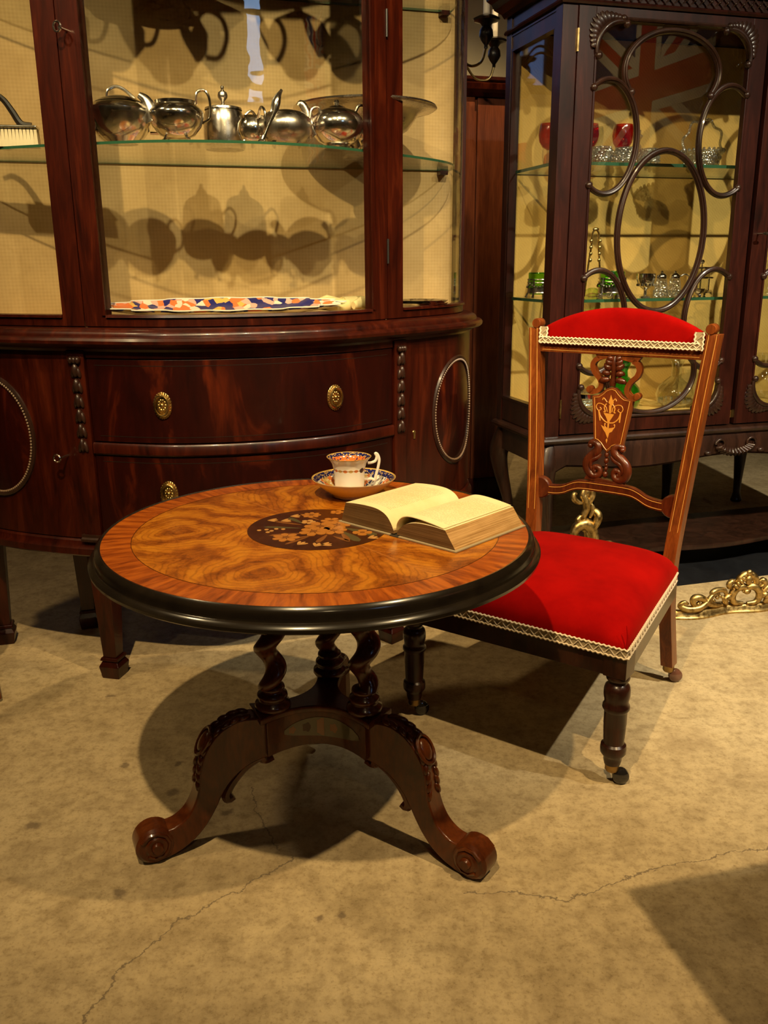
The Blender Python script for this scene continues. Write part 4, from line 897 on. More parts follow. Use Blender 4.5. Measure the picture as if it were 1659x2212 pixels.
def ovarc(cx, cz, rx, rz, q0, q1, n=40): return [(cx+rx*cos(radians(lerp(q0, q1, i/n))), 0, cz+rz*sin(radians(lerp(q0, q1, i/n)))) for i in range(n+1)]
def glazed(x0):
    """one door, 0.637 wide; bars are laid on the front of the pane"""
    X0, X1, w = x0, x0+.637, .055
    mb = MB().box(X0, X0+w, 0, .024, ZB+.002, ZT-.008); mb.box(X1-w, X1, 0, .024, ZB+.002, ZT-.008); mb.box(X0+w, X1-w, 0, .024, ZB+.002, .572); mb.box(X0+w, X1-w, 0, .024, 1.716, ZT-.008)
    for xx in (X0+w, X1-w-.007): mb.box(xx, xx+.007, -.003, .018, .66, 1.63)
    d = mb.build('glazed_door', md, rc, bevel=.0015)
    MB().box(X0+w-.003, X1-w+.003, .012, .015, .570, 1.719).build('glass_pane', M['glass'], d)
    xc = (X0+X1)/2; g0, g1 = X0+w, X1-w
    def bar(pts, ends=(1, 1), r=.0092):
        mb = MB().tube([(p[0], .004, p[2]) for p in pts], r, 8, upv=(0, 1, 0), flat=1.1); mb.tube([(p[0], -.006, p[2]) for p in pts], .0042, 6)
        for e, p, q in ((ends[0], pts[0], pts[1]), (ends[1], pts[-1], pts[-2])):
            if e: mb.ell((p[0], -.001, p[2]), (.0115, .010, .0115), 12, 8)
        mb.build('glazing_bar', mc, d)
    bar(ovarc(xc-.002, 1.590, .160, .112, 212, -32, 56)); bar(ovarc(xc+.002, .700, .160, .127, 148, 392, 56))
    bar(ovarc(xc, 1.136, .153, .238, 90, 450, 80)[:-1]+[(xc, 0, 1.374)], (0, 0), .0098)
    for cz in (1.405, .867):
        bar(ovarc(g0+.056, cz, .100, .158, 122, -122, 60)); bar(ovarc(g1-.056, cz, .100, .158, 58, 302, 60))
    for z in (1.722, .567): 
        mb = MB().tube([(g0+.085, -.002, z), (g1-.085, -.002, z)], .0055, 8)
        for xx in (g0+.085, g1-.085): mb.ell((xx, -.004, z), (.0105, .010, .0105), 12, 8)
        mb.build('glazing_bar', mc, d)
    for sx, ex in ((1, g0), (-1, g1)):
        for sz, ez in ((-1, 1.719), (1, .570)):
            c = (ex+sx*.080, ez+sz*.080); mb = MB(); pts = []
            for i in range(21):
                q = radians(lerp(-8, 98, i/20)); pts.append((c[0]-sx*.076*cos(q), -.004, c[1]-sz*.076*sin(q)))
            mb.tube(pts, [.006+.003*sin(pi*i/20) for i in range(21)], 8)
            for p in (pts[0], pts[-1]): mb.ell((p[0]+sx*.006, -.005, p[2]+sz*.006), (.011, .010, .011), 12, 8)
            for i in range(12):
                q = radians(6+78*i/11); L = .018+.028*sin(2*(q))**2; dx, dz = -sx*cos(q), -sz*sin(q)
                mb.tube([(c[0]+dx*(.076+L*t), -.002-.004*sin(pi*min(1, t*1.1)), c[1]+dz*(.076+L*t)) for t in (0, .25, .5, .75, 1)], [.005, .0070, .0080, .0075, .003], 6, upv=(0, 1, 0), flat=.55)
            fan = [(c[0]-sx*.074*cos(radians(q)), c[1]-sz*.074*sin(radians(q))) for q in range(0, 91, 10)]+[(c[0]-sx*(.078+.014+.026*sin(2*radians(q))**2)*cos(radians(q)), c[1]-sz*(.078+.014+.026*sin(2*radians(q))**2)*sin(radians(q))) for q in range(90, -1, -10)]
            mb.prism(fan, -.001, .016); mb.build('corner_carving', mc, d, ang=60)
    return d
d1 = glazed(.050); d2 = glazed(.703)
MB().box(.676, .714, .0245, .036, ZB, ZT).build('gap_strip', md, rc)  # strip added behind the doors to block light through their gap
mb = MB().tube([(.722, 0, 1.133), (.722, -.034, 1.133)], .003, 8); mb.tube([(.722+.009*cos(q), -.038, 1.133+.003*sin(q)) for q in [2*pi*i/16 for i in range(16)]], .0025, 6, True); mb.build('key', M['steel'], d2)
for z in (.60, 1.66): MB().box(.046, .051, -.004, .004, z-.03, z+.03).build('hinge', M['brass'], d1)
# apron with shaped lower edge, shell, cabriole legs, shelf below
def apz(x):
    q = abs(x-WD/2)/(WD/2); return .402+.012*cos(q*pi*2.0)+(.0 if q < .9 else .0)-(.045*max(0, (q-.90)/.10) if q > .9 else 0)
xs = [.03+(WD-.06)*i/60 for i in range(61)]; mb = MB(); vs = []
for x in xs: zb_ = apz(x); vs += [(x, -.004, .486), (x, -.012, .460), (x, -.012, zb_+.008), (x, -.004, zb_), (x, .02, zb_), (x, .02, .486)]
fs = [(i*6+k, i*6+(k+1) % 6, i*6+6+(k+1) % 6, i*6+6+k) for i in range(60) for k in range(6)]+[tuple(range(6)), tuple(360+k for k in range(6))]
mb.add(vs, fs); ap = mb.build('apron', mc, rc)
for x in (.004, WD-.024): MB().box(x, x+.02, .03, DP-.03, .41, .486).build('side_apron', mc, rc)
mb = MB(); c0 = WD/2+.012
for i in range(13):
    q = radians(198+12*i); x = c0+.078*cos(q); z = .452+.040*sin(q); mb.tube([(c0+.050*cos(q), -.016, .452+.018*sin(q)), (x*.6+.4*(c0+.050*cos(q)), -.026, z*.55+.45*(.452+.018*sin(q))), (x, -.016, z)], [.005, .0085, .006], 7)
for sg in (-1, 1):
    mb.tube([(c0+sg*(.060+.020*cos(q)*(1-q/14)), -.018, .452+.020*sin(q)*(1-q/14)) for q in [k*.5 for k in range(14)]], [.0055-.0002*k for k in range(14)], 7); mb.ell((c0+sg*.105, -.016, .424), (.014, .009, .009), 12, 8)
mb.build('shell_carving', mc, ap, ang=60)
def cabriole(x, y, sx, sy):
    P = spline([(0, 0, .488), (-.014, -.014, .440), (-.024, -.024, .385), (-.016, -.016, .315), (0, 0, .235), (.012, .012, .155), (.012, .012, .090), (-.002, -.002, .040), (-.022, -.022, .016)], 5)
    R = [lerp(.034, .036, i/8) if i < 9 else max(.014, .036-.00135*(i-8)) if i < 26 else .014+.0012*(i-26) for i in range(len(P))]
    mb = MB().tube([(x+sx*p.x, y+sy*p.y, p.z) for p in P], R, 14); mb.ell((x-sx*.022, y-sy*.022, .016), (.026, .026, .016), 14, 8)
    o = mb.build('cabriole_leg', mc, rc, ang=60)
    if sy > 0:
        mb = MB()
        for t in (-.9, -.45, 0, .45, .9):
            mb.tube([(x+sx*(p.x-.030*cos(.78+t))*1.0, y+sy*(p.y-.030*sin(.78+t)), p.z) for p in P[1:14:3]], [.004, .006, .006, .0045, .002], 6)
        mb.build('knee_carving', mc, o, ang=60)
for x, sx in ((.034, 1), (WD-.034, -1)):
    cabriole(x, .034, sx, 1); cabriole(x, DP-.034, sx, -1)
us = [(0.03, .02)]
for i in range(61):
    x = .05+(WD-.1)*i/60; q = (x-WD/2)/(WD/2); us.append((x, .030-.028*abs(cos(q*pi*1.5))))
us += [(WD-.03, .02), (WD-.03, DP-.03), (.03, DP-.03)]
MB().prism(us, .072, .090, up_).build('under_shelf', mc, rc, bevel=.003)
# ------------------------------------------------------------------ silver on the curved shelf
SG = 'silver tableware on the curved glass shelf'
def put(name, label, cat, a, b, z, rz=0.0, group=None): return thing(name, label, cat, W(a, b, z), YAW+rz, group)
def spout(mb, pts, r0, r1, n=10):
    P = spline(pts, 5); m = len(P); mb.tube(P, [lerp(r0, r1, (i/(m-1))**.7) for i in range(m)], n)
def ringhandle(pts, r=.0032): P = spline(pts, 6); return MB().tube(P, r, 8)
def feet(mb, n, r, h, ph=.6):
    for i in range(n):
        q = ph+2*pi*i/n; d = Vector((cos(q), sin(q), 0)); mb.tube([d*(r*.8)+Vector((0, 0, h+.008)), d*r+Vector((0, 0, h*.55)), d*(r*1.08)+Vector((0, 0, .004))], [.004, .0035, .006], 6)
sv, sd = M['silver'], M['silver_dull']
# lidded sugar basin, mostly behind the stile
t = put('sugar_basin', 'silver basin with ring handle half hidden by the left door stile', 'silver basin', -.357, .075, ZS, 0, SG)
MB().lathe([(0, 0), (.030, 0), (.032, .004), (.022, .010), (.035, .024), (.046, .042), (.047, .055), (.040, .066), (.030, .070), (0, .072)], 32).build('body', sv, t)
ringhandle([(.028, 0, .064), (.036, 0, .088), (.026, 0, .104), (.006, 0, .098), (.004, 0, .074)]).build('handle', sv, t)
# squat lidded bowl with arched handle
t = put('lidded_bowl', 'squat silver lidded bowl with arched lid handle, at the left of the shelf', 'silver bowl', -.254, .050, ZS, 0, SG)
MB().lathe([(0, 0), (.036, 0), (.038, .003), (.050, .012), (.064, .030), (.071, .050), (.0735, .062), (.0745, .066), (.0745, .072), (.0715, .075), (.066, .082), (.056, .087), (0, .087)], 48).build('body', sv, t)
l = MB().lathe([(0, .104), (.02, .102), (.040, .096), (.055, .088), (0, .086)], 40).build('lid', sv, t)
ringhandle([(-.026, 0, .098), (-.022, 0, .114), (-.006, 0, .122), (.010, 0, .118), (.026, 0, .106), (.036, 0, .096)], .0036).build('lid_handle', sv, l)
mb = ringhandle([(.070, 0, .064), (.094, 0, .052), (.090, 0, .028), (.064, 0, .026)]); mb.build('handle', sv, t)
# milk jug on feet
t = put('milk_jug', 'silver milk jug on small feet with banded shoulder and pointed lip', 'silver jug', -.130, .020, ZS, 0, SG)
mb = MB().lathe([(0, .010), (.022, .010), (.040, .018), (.056, .038), (.062, .056), (.063, .064), (.061, .070), (.054, .078), (.046, .084), (.047, .091), (.045, .090), (.043, .082), (0, .08)], 48); feet(mb, 4, .036, .014); mb.build('body', sv, t)
mb = MB(); spout(mb, [(-.046, 0, .050), (-.056, 0, .072), (-.066, 0, .092), (-.080, 0, .102)], .026, .007); mb.build('spout', sd, t)
ringhandle([(.046, 0, .086), (.050, 0, .112), (.068, 0, .116), (.078, 0, .096), (.076, 0, .06), (.058, 0, .046)]).build('handle', sv, t)
# coffee pot with ball finial
t = put('coffee_pot', 'dull silver pot with ball finial standing mid shelf behind the jugs', 'silver pot', -.012, .105, ZS, 0, SG)
MB().lathe([(0, 0), (.046, 0), (.049, .004), (.050, .030), (.049, .060), (.046, .080), (.042, .090), (0, .092)], 40).build('body', sd, t)
l = MB().lathe([(.045, .089), (.044, .094), (.030, .098), (.010, .101), (.004, .104), (.004, .109), (.006, .111), (.011, .116), (.0125, .122), (.010, .129), (.005, .132), (.003, .135), (.0045, .139), (.003, .143), (0, .144)], 28).build('lid', sd, t)
ringhandle([(.044, 0, .072), (.066, 0, .090), (.080, 0, .070), (.072, 0, .034), (.048, 0, .022)]).build('handle', sv, t)
# small cream jug turned so that its handle faces out
t = put('cream_jug', 'small silver cream jug, its looped handle facing the glass', 'silver jug', .045, .025, ZS, radians(-70), SG)
mb = MB().lathe([(0, .008), (.018, .008), (.030, .016), (.036, .034), (.034, .050), (.028, .060), (.030, .066), (.027, .064), (0, .058)], 36); feet(mb, 3, .026, .010); mb.build('body', sv, t)
ringhandle([(.028, 0, .060), (.044, 0, .080), (.062, 0, .070), (.062, 0, .038), (.046, 0, .016), (.034, 0, .020)], .003).build('handle', sv, t)
# squat tea pot with tongs across
t = put('tea_caddy_pot', 'squat round silver pot with sugar tongs leaning on it', 'silver pot', .122, .010, ZS, 0, SG)
mb = MB().lathe([(0, .004), (.030, .004), (.046, .010), (.060, .028), (.063, .046), (.058, .062), (.044, .074), (.02, .080), (0, .081)], 48); feet(mb, 4, .040, .010); mb.build('body', sd, t)
ringhandle([(.058, 0, .060), (.064, 0, .084), (.080, 0, .088), (.088, 0, .070)], .0035).build('handle', sd, t)
t = put('sugar_tongs', 'bow-shaped silver sugar tongs leaning against the squat pot', 'tongs', .064, -.030, ZS, radians(8), SG)
mb = MB()
for q in (-1, 1): P = spline([(-.006, q*.004, .004), (.010, q*.008, .040), (.026, q*.013, .072), (.034, q*.011, .100), (.046, 0, .118)], 6); mb.tube(P, [.003+.004*math.exp(-((i/len(P)-.62)/.2)**2) for i in range(len(P))], 8, flat=.4, upv=(0, 1, 0))
mb.ell((-.006, 0, .006), (.010, .007, .005), 10, 6); mb.build('arms', sv, t)
# tea pot on the right
t = put('teapot', 'round silver teapot with upturned spout in front of the wide bowl', 'teapot', .252, .035, ZS, 0, SG)
MB().lathe([(0, 0), (.034, 0), (.036, .005), (.030, .009), (.044, .016), (.060, .034), (.066, .052), (.062, .070), (.050, .084), (.030, .091), (0, .093)], 48).build('body', sv, t)
mb = MB(); spout(mb, [(-.050, 0, .034), (-.066, 0, .056), (-.074, 0, .082), (-.086, 0, .100), (-.094, 0, .094)], .020, .006); mb.build('spout', sd, t)
ringhandle([(.046, 0, .084), (.056, 0, .100), (.076, 0, .096), (.088, 0, .070), (.078, 0, .040), (.060, 0, .034)], .0042).build('handle', sv, t)
MB().lathe([(.028, .091), (.018, .097), (.006, .100), (.008, .106), (.005, .111), (0, .112)], 24).build('lid', sv, t)
# wide punch bowl on a foot
t = put('punch_bowl', 'wide-rimmed silver punch bowl at the back right of the shelf', 'silver bowl', .372, .215, ZS, 0, SG)
MB().lathe([(0, 0), (.060, 0), (.062, .005), (.045, .016), (.032, .030), (.040, .040), (.080, .052), (.112, .070), (.128, .090), (.140, .106), (.165, .116), (.184, .118), (.190, .122), (.187, .127), (.165, .124), (.138, .113), (.122, .092), (.10, .074), (0, .060)], 64).build('body', sd, t)
t = put('silver_beaker', 'small ribbed silver beaker beside the teapot handle', 'beaker', .330, -.002+.03, ZS, 0, SG)
MB().lathe([(0, 0), (.024, 0), (.026, .004), (.020, .010), (.025, .022), (.028, .040), (.024, .050), (.026, .060), (.024, .059), (.02, .048), (0, .04)], 32).build('body', sv, t)
# brush seen through the left pane
t = put('crumb_brush', 'pale-bristled crumb brush with silver rim and dark curled handle behind left pane', 'brush', -.530, .165, ZS, radians(-6), SG)
mb = MB()
for i in range(22):
    for j in range(3): x = -.085+.17*i/21; mb.frus((x, (j-1)*.012, 0), (.0046, .006), (x, (j-1)*.012, .040), (.0030, .004))
tag(mb.build('bristles', M['ivory'], t), kind='stuff')
MB().box(-.09, .09, -.022, .022, .040, .047).build('rim', sv, t, bevel=.003)
P = spline([(.075, 0, .046), (.052, 0, .052), (.036, 0, .078), (.018, 0, .104), (-.006, 0, .118), (-.026, 0, .112)], 6); MB().tube(P, [.009-.004*i/len(P) for i in range(len(P))], 8).build('handle', M['ebony'], t)
# upper shelf: seen only by shadow and reflection
def pot(name, label, cat, a, b, rz=0.0, sc=1.0, z=None, group='silver on the upper glass shelf'):
    t = put(name, label, cat, a, b, z if z else ZS2, rz, group); t.scale = (sc,)*3
    MB().lathe([(0, 0), (.036, 0), (.040, .005), (.030, .012), (.050, .022), (.070, .046), (.072, .070), (.060, .092), (.040, .104), (.03, .110), (.008, .116), (.010, .124), (0, .130)], 40).build('body', sv, t)
    mb = MB(); spout(mb, [(-.056, 0, .04), (-.08, 0, .07), (-.095, 0, .108)], .018, .007); mb.build('spout', sv, t)
    ringhandle([(.050, 0, .098), (.072, 0, .116), (.100, 0, .104), (.108, 0, .07), (.092, 0, .036), (.066, 0, .034)], .005).build('handle', sv, t)
pot('silver_teapot', 'silver teapot at the left end of the upper glass shelf', 'teapot', -.30, .06, .2)
pot('silver_teapot', 'large silver teapot on the upper glass shelf behind the door', 'teapot', -.05, .02, .0, 1.15)
pot('silver_teapot', 'silver teapot at the right end of the upper glass shelf', 'teapot', .24, .06, -.2, 1.05)
t = put('entree_dish', 'oblong silver entree dish on the upper glass shelf', 'dish', -.16, .26, ZS2, 0, 'silver on the upper glass shelf')
mb = MB().lathe([(0, 0), (.05, 0), (.075, .012), (.085, .03), (.092, .034), (.085, .036), (.06, .05), (.02, .055), (0, .056)], 40); mb.v = [(x*1.35, y*.8, z) for x, y, z in mb.v]; mb.build('body', sv, t)
# things lying on the display floor
def imari_cloth():
    m, nt, out = newmat('patterned_china'); b = pbsdf(nt, out, rough=.3, coat=.4)
    v = N(nt, 'ShaderNodeTexVoronoi'); v.inputs['Scale'].default_value = 46; n = noise(nt, coords(nt), 30, 3); 
    off = N(nt, 'ShaderNodeVectorMath', operation='MULTIPLY_ADD'); nt.links.new(n.outputs['Color'], off.inputs[0]); off.inputs[1].default_value = (.02, .02, 0); nt.links.new(coords(nt), off.inputs[2]); nt.links.new(off.outputs[0], v.inputs['Vector'])
    sp = N(nt, 'ShaderNodeSeparateColor'); nt.links.new(v.outputs['Color'], sp.inputs[0])
    r = ramp(nt, sp.outputs[0], [(0, (.02, .02, .14)), (.25, (.70, .17, .05)), (.45, (.66, .36, .30)), (.62, (.02, .02, .12)), (.72, (.72, .62, .50)), (.86, (.68, .40, .10))], 'CONSTANT')
    nt.links.new(r.outputs[0], b.inputs['Base Color']); return m
M['patterned'] = imari_cloth(); M['kid'] = simple('cream_kid', (.72, .58, .28), .7)
t = put('patterned_dish', 'long shallow dish patterned in blue, orange and pink lying behind the door', 'dish', -.040, .045, .9225); t.scale = (.87, 1, .85)
t.rotation_euler[0] = radians(8); t.location.z += .0075
mb = MB(); n = 72; vs = [(0, 0, .006)]; fs = []
for r in range(1, 7):
    for i in range(n):
        q = 2*pi*i/n; sc = 1+.06*cos(q*16)*(r/6)**3; k = r/6; vs.append((.335*k*sc*cos(q), .085*k*sc*sin(q), .006+.026*k**3))
fs += [(0, 1+i, 1+(i+1) % n) for i in range(n)]
for r in range(5): fs += [(1+r*n+i, 1+(r+1)*n+i, 1+(r+1)*n+(i+1) % n, 1+r*n+(i+1) % n) for i in range(n)]
mb.add(vs, fs); mb.build('well', M['patterned'], t)
mb = MB().tube([(.335*(1+.06*cos(q*16))*cos(q), .085*(1+.06*cos(q*16))*sin(q), .0322) for q in [2*pi*i/144 for i in range(144)]], .0018, 6, True); mb.build('rim', M['china'], t)
vs2 = [(x, y, max(0, z-.006)) for x, y, z in vs]; MB().add(vs2, fs).build('underside', M['china'], t)
t = put('kid_glove', 'cream kid glove lying in the right corner of the display floor', 'glove', .318, .120, .9225, radians(190)); t.scale = (1.25, 1.25, 1.7)
mb = MB()
for k, (y, l, an) in enumerate(((-.024, .058, -.14), (-.008, .068, -.04), (.008, .066, .05), (.022, .056, .16))):
    mb.tube([(.03, y, .014), (.03+l*.5*cos(an), y+l*.5*sin(an), .020-.003*k), (.03+l*cos(an), y+l*sin(an), .014)], [.0095, .0088, .006], 8)
mb.tube([(-.01, .026, .012), (.012, .046, .018), (.034, .056, .014)], [.011, .009, .006], 8)
mb.tube([(-.085, 0, .010), (-.05, 0, .013), (-.01, 0, .015), (.034, 0, .015)], [.020, .021, .028, .026], 12, flat=.42, upv=(0, 0, 1)); mb.build('hand', M['kid'], t, ang=80)
t = put('scalloped_tray', 'small scalloped silver tray on the floor of the right side window', 'tray', .515, .200, .9225); t.scale = (1, 1, 1.8)
mb = MB(); n = 60; vs = [(0, 0, .004)]
for r in range(1, 5):
    for i in range(n): q = 2*pi*i/n; k = r/4; vs.append((.085*k*(1+.05*cos(10*q)*k)*cos(q), .085*k*(1+.05*cos(10*q)*k)*sin(q), .004+.012*k**4))
fs = [(0, 1+i, 1+(i+1) % n) for i in range(n)]+[(1+r*n+i, 1+(r+1)*n+i, 1+(r+1)*n+(i+1) % n, 1+r*n+(i+1) % n) for r in range(3) for i in range(n)]
mb.add(vs, fs); mb.add([(x, y, max(0, z-.004)) for x, y, z in vs], fs); mb.build('dish', sv, t)
# ------------------------------------------------------------------ glass in the right-hand cabinet
U2, L2, B2 = 1.3425, .936, .560
G1 = 'glassware on the upper shelf of the dark cabinet'; G2 = 'table silver and glass on the lower shelf'; G3 = 'glass vessels on the cabinet floor'
vg, cy = M['vessel_glass'], M['crystal']
def goblet(label, a, b, sc=1.0, bowl='ruby_glass', z=U2):
    t = put('wine_goblet', label, 'goblet', a, b, z, 0, G1); t.scale = (sc,)*3
    MB().lathe([(0, .001), (.030, .001), (.030, .003), (.010, .006), (.0055, .012), (.005, .035), (.0075, .040), (.0045, .046), (.006, .056), (0, .058)], 24).build('stem', vg, t)
    MB().lathe([(.006, .056), (.020, .064), (.030, .080), (.034, .100), (.032, .122), (.0295, .134)], 28).build('bowl', M[bowl], t)
goblet('ruby glass goblet seen through the left side pane', 1.075, .560, 1.0)
goblet('ruby-stained goblet at the left of the upper shelf', 1.195, .520, .98)
goblet('ruby glass goblet standing right of the other goblets', 1.330, .540, 1.02)
goblet('clear goblet at the back of the upper shelf', 1.258, .600, 1.0, 'vessel_glass')
for label, a, b in (('leftmost of three cut-glass tumblers near the shelf front', 1.180, .405), ('middle of three cut-glass tumblers near the shelf front', 1.262, .405), ('rightmost of three cut-glass tumblers, below the arch', 1.352, .415)):
    t = put('cut_tumbler', label, 'tumbler', a, b, U2, random.random(), G1)
    MB().lathe([(0, 0), (.026, 0), (.032, .006), (.034, .020), (.034, .040), (.030, .050), (.028, .050), (.030, .038), (.028, .012), (0, .010)], 20).build('body', cy, t, ang=10)
    mb = MB()
    for i in range(14):
        q = 2*pi*i/14; 
        for z in (.012, .024, .036): mb.ell((.0345*cos(q+z*9), .0345*sin(q+z*9), z), (.0035, .0035, .005), 5, 4)
    mb.build('cut_facets', cy, t, ang=10)
t = put('glass_candlestick', 'clear glass candlestick at the centre of the upper shelf', 'candlestick', 1.392, .555, U2, 0, G1)
MB().lathe([(0, 0), (.038, 0), (.038, .004), (.020, .012), (.012, .022), (.018, .034), (.010, .046), (.014, .060), (.016, .072), (.010, .084), (.013, .096), (.020, .106), (.012, .112), (.012, .124), (0, .124)], 24).build('body', cy, t, ang=12)
t = put('crystal_basket', 'cut-crystal basket with tall scalloped handle at the right of the shelf', 'basket', 1.575, .455, U2, radians(4), G1)
MB().lathe([(0, 0), (.045, 0), (.050, .006), (.058, .026), (.068, .050), (.066, .052), (.055, .028), (.046, .010), (0, .008)], 26).build('bowl', cy, t, ang=8)
mb = MB()
for i in range(26): q = 2*pi*i/26; mb.ell((.067*cos(q), .067*sin(q), .052), (.006, .006, .007), 6, 5)
for i in range(20):
    q = 2*pi*i/20
    for z in (.016, .030): mb.ell(((.049+z*.35)*cos(q+z*7), (.049+z*.35)*sin(q+z*7), z), (.004, .004, .007), 5, 4)
mb.build('rim_facets', cy, t, ang=10)
P = [((.066+.014*sin(q*1.0)+.006*cos(q*9))*cos(q)*1.12, 0, .046+(.100+.006*cos(q*9))*sin(q)) for q in [pi*i/48 for i in range(49)]]; MB().tube(P, .0042, 7).build('handle', cy, t)
# lower shelf
def frame_pot(label, a, b, rz, sc=1.0):
    t = put('green_glass_pot', label, 'pot', a, b, L2, rz, G2); t.scale = (sc,)*3
    MB().lathe([(0, .012), (.028, .012), (.033, .020), (.034, .080), (.033, .082), (.031, .078)], 24).build('liner', M['lime_glass'], t)
    mb = MB(); 
    for z in (.050, .060, .018): mb.tube([(.0355*cos(q), .0355*sin(q), z) for q in [2*pi*i/28 for i in range(28)]], .0022, 5, True)
    for i in range(4): q = .4+pi*i/2; mb.tube([(.036*cos(q), .036*sin(q), .062), (.037*cos(q), .037*sin(q), .02), (.044*cos(q), .044*sin(q), .002)], [.003, .003, .005], 6)
    for i in range(26): q = 2*pi*i/26; mb.ell((.037*cos(q), .037*sin(q), .046-.010*abs(sin(q*2))), (.004, .004, .004), 6, 4)
    MB().lathe([(.0352, .018), (.0358, .034)], 28).build('pierced_band', sd, t); mb.build('frame', sd, t)
frame_pot('green glass pot in a metal frame seen through the left side pane', 1.040, .520, .3)
frame_pot('green glass pot in a garlanded silver frame below the arched bar', 1.235, .400, .0, 1.05)
frame_pot('third green glass pot standing back beside the silver goblet', 1.345, .560, .5, 1.0)
t = put('asparagus_tongs', 'tall pair of bright silver tongs standing open on the shelf', 'tongs', 1.212, .470, L2, 0, G2)
mb = MB()
for q in (-1, 1): P = spline([(q*.030, 0, .004), (q*.026, 0, .05), (q*.020, 0, .11), (q*.013, 0, .165), (q*.012, 0, .20), (q*.004, 0, .215)], 5); mb.tube(P, .0034, 7)
for q in (-1, 1):
    for z in (.12, .14, .16, .18): mb.ell((q*.016, -.003, z), (.006, .005, .007), 8, 6)
mb.ell((0, 0, .216), (.012, .005, .006), 10, 6); mb.build('arms', M['brass'], t)
t = put('silver_goblet', 'small silver goblet with beaded sprig beside the shakers', 'goblet', 1.385, .430, L2, 0, G2)
mb = MB().lathe([(0, 0), (.018, 0), (.018, .003), (.006, .008), (.005, .022), (.012, .028), (.026, .040), (.031, .060), (.031, .076), (.029, .076), (.028, .060), (.02, .042), (0, .034)], 30)
for i in range(12): q = 2*pi*i/12; mb.ell((.026*cos(q), .026*sin(q), .040), (.005, .005, .005), 6, 4)
mb.build('cup', sv, t)
for label, a, b in (('left of two cut-glass shakers with silver tops', 1.424, .400), ('right of two cut-glass shakers with silver tops', 1.474, .400)):
    t = put('salt_shaker', label, 'shaker', a, b, L2, 0, G2)
    MB().lathe([(0, 0), (.022, 0), (.0235, .003), (.022, .026), (.0185, .050), (.015, .062), (0, .062)], 10).build('body', cy, t, ang=10)
    mb = MB().lathe([(0, .060), (.0155, .060), (.0165, .064), (.0155, .070), (.010, .076), (.004, .079), (.0045, .083), (0, .086)], 20); mb.build('cap', sv, t)
    mb = MB()
    for i in range(10):
        q = 2*pi*i/10
        for z in (.008, .018): mb.ell((.022*cos(q+z*15), .022*sin(q+z*15), z), (.0035, .0035, .006), 5, 4)
    mb.build('cut_facets', cy, t, ang=10)
t = put('cruet_stand', 'silver cruet stand with looped handle and pierced gallery', 'cruet', 1.612, .455, L2, 0, G2)
mb = MB().lathe([(0, .010), (.042, .010), (.044, .014), (.036, .020), (0, .020)], 30); feet(mb, 4, .040, .010)
for i in range(5): q = 2*pi*i/5; mb.tube([(.034*cos(q), .034*sin(q), .018), (.034*cos(q), .034*sin(q), .060)], .0025, 6)
for z in (.060, .092): mb.tube([(.040*cos(q), .040*sin(q), z) for q in [2*pi*i/28 for i in range(28)]], .003, 6, True)
mb.tube([(0, 0, .018), (0, 0, .104)], .003, 6); mb.lathe([(0, .104), (.006, .106), (.009, .112), (.006, .118), (0, .120)], 14); mb.build('frame', sv, t)
MB().lathe([(0, .020), (.024, .020), (.029, .040), (.030, .076), (.018, .086), (.012, .090), (.015, .096), (0, .098)], 24).build('bottle', vg, t)
ringhandle([(-.040, 0, .060), (-.062, 0, .072), (-.082, 0, .066), (-.090, 0, .074)], .003).build('handle', sv, t)
t = put('knife_rest', 'faceted crystal knife rest in front of the garlanded green pot', 'knife rest', 1.216, .362, L2, 0, G2)
mb = MB().ell((0, 0, .011), (.013, .011, .011), 7, 5); mb.tube([(-.012, 0, .011), (-.03, 0, .011)], .004, 6); mb.ell((-.036, 0, .009), (.010, .009, .009), 7, 5); mb.build('facets', cy, t, ang=5)
t = put('silver_salt', 'low silver open salt on ball feet at the right of the shelf', 'salt cellar', 1.560, .400, L2, 0, G2)
mb = MB().lathe([(0, .006), (.018, .006), (.026, .014), (.028, .026), (.026, .026), (.02, .014), (0, .012)], 26); feet(mb, 3, .018, .007); mb.build('bowl', sv, t)
# cabinet floor
t = put('cut_glass_bowl', 'cut-glass bowl with silver rim at the left of the cabinet floor', 'bowl', 1.190, .420, B2, 0, G3)
MB().lathe([(0, 0), (.045, 0), (.060, .010), (.070, .036), (.070, .060), (.066, .060), (.060, .030), (0, .012)], 24).build('bowl', cy, t, ang=8); MB().lathe([(.066, .060), (.072, .058), (.073, .072), (.067, .074), (.066, .060)], 36).build('rim', sv, t)
t = put('green_decanter', 'tall green glass decanter behind the chair back', 'decanter', 1.352, .480, B2, 0, G3)
MB().lathe([(0, 0), (.050, 0), (.062, .014), (.066, .040), (.058, .072), (.036, .096), (.018, .110), (.016, .130), (.024, .146), (.026, .160), (.022, .162)], 32).build('body', M['green_glass'], t)
MB().lathe([(.014, .150), (.020, .158), (.024, .176), (.014, .192), (0, .196)], 20).build('stopper', M['green_glass'], t)
t = put('glass_carafe', 'round clear glass carafe with slim neck near the chair back', 'carafe', 1.545, .450, B2, 0, G3)
MB().lathe([(0, .002), (.040, .002), (.060, .016), (.067, .042), (.058, .072), (.034, .094), (.019, .106), (.017, .140), (.024, .158), (.025, .160)], 36).build('body', vg, t)
mb = MB()
for i in range(16): q = 2*pi*i/16; mb.ell((.052*cos(q), .052*sin(q), .020), (.006, .006, .010), 6, 4)
mb.build('cut_facets', cy, t, ang=10)
t = put('water_jug', 'clear glass water jug behind the right-hand door', 'jug', 1.905, .450, B2, 0, G3)
MB().lathe([(0, .002), (.050, .002), (.070, .020), (.074, .060), (.060, .110), (.042, .140), (.048, .170)], 32).build('body', vg, t)
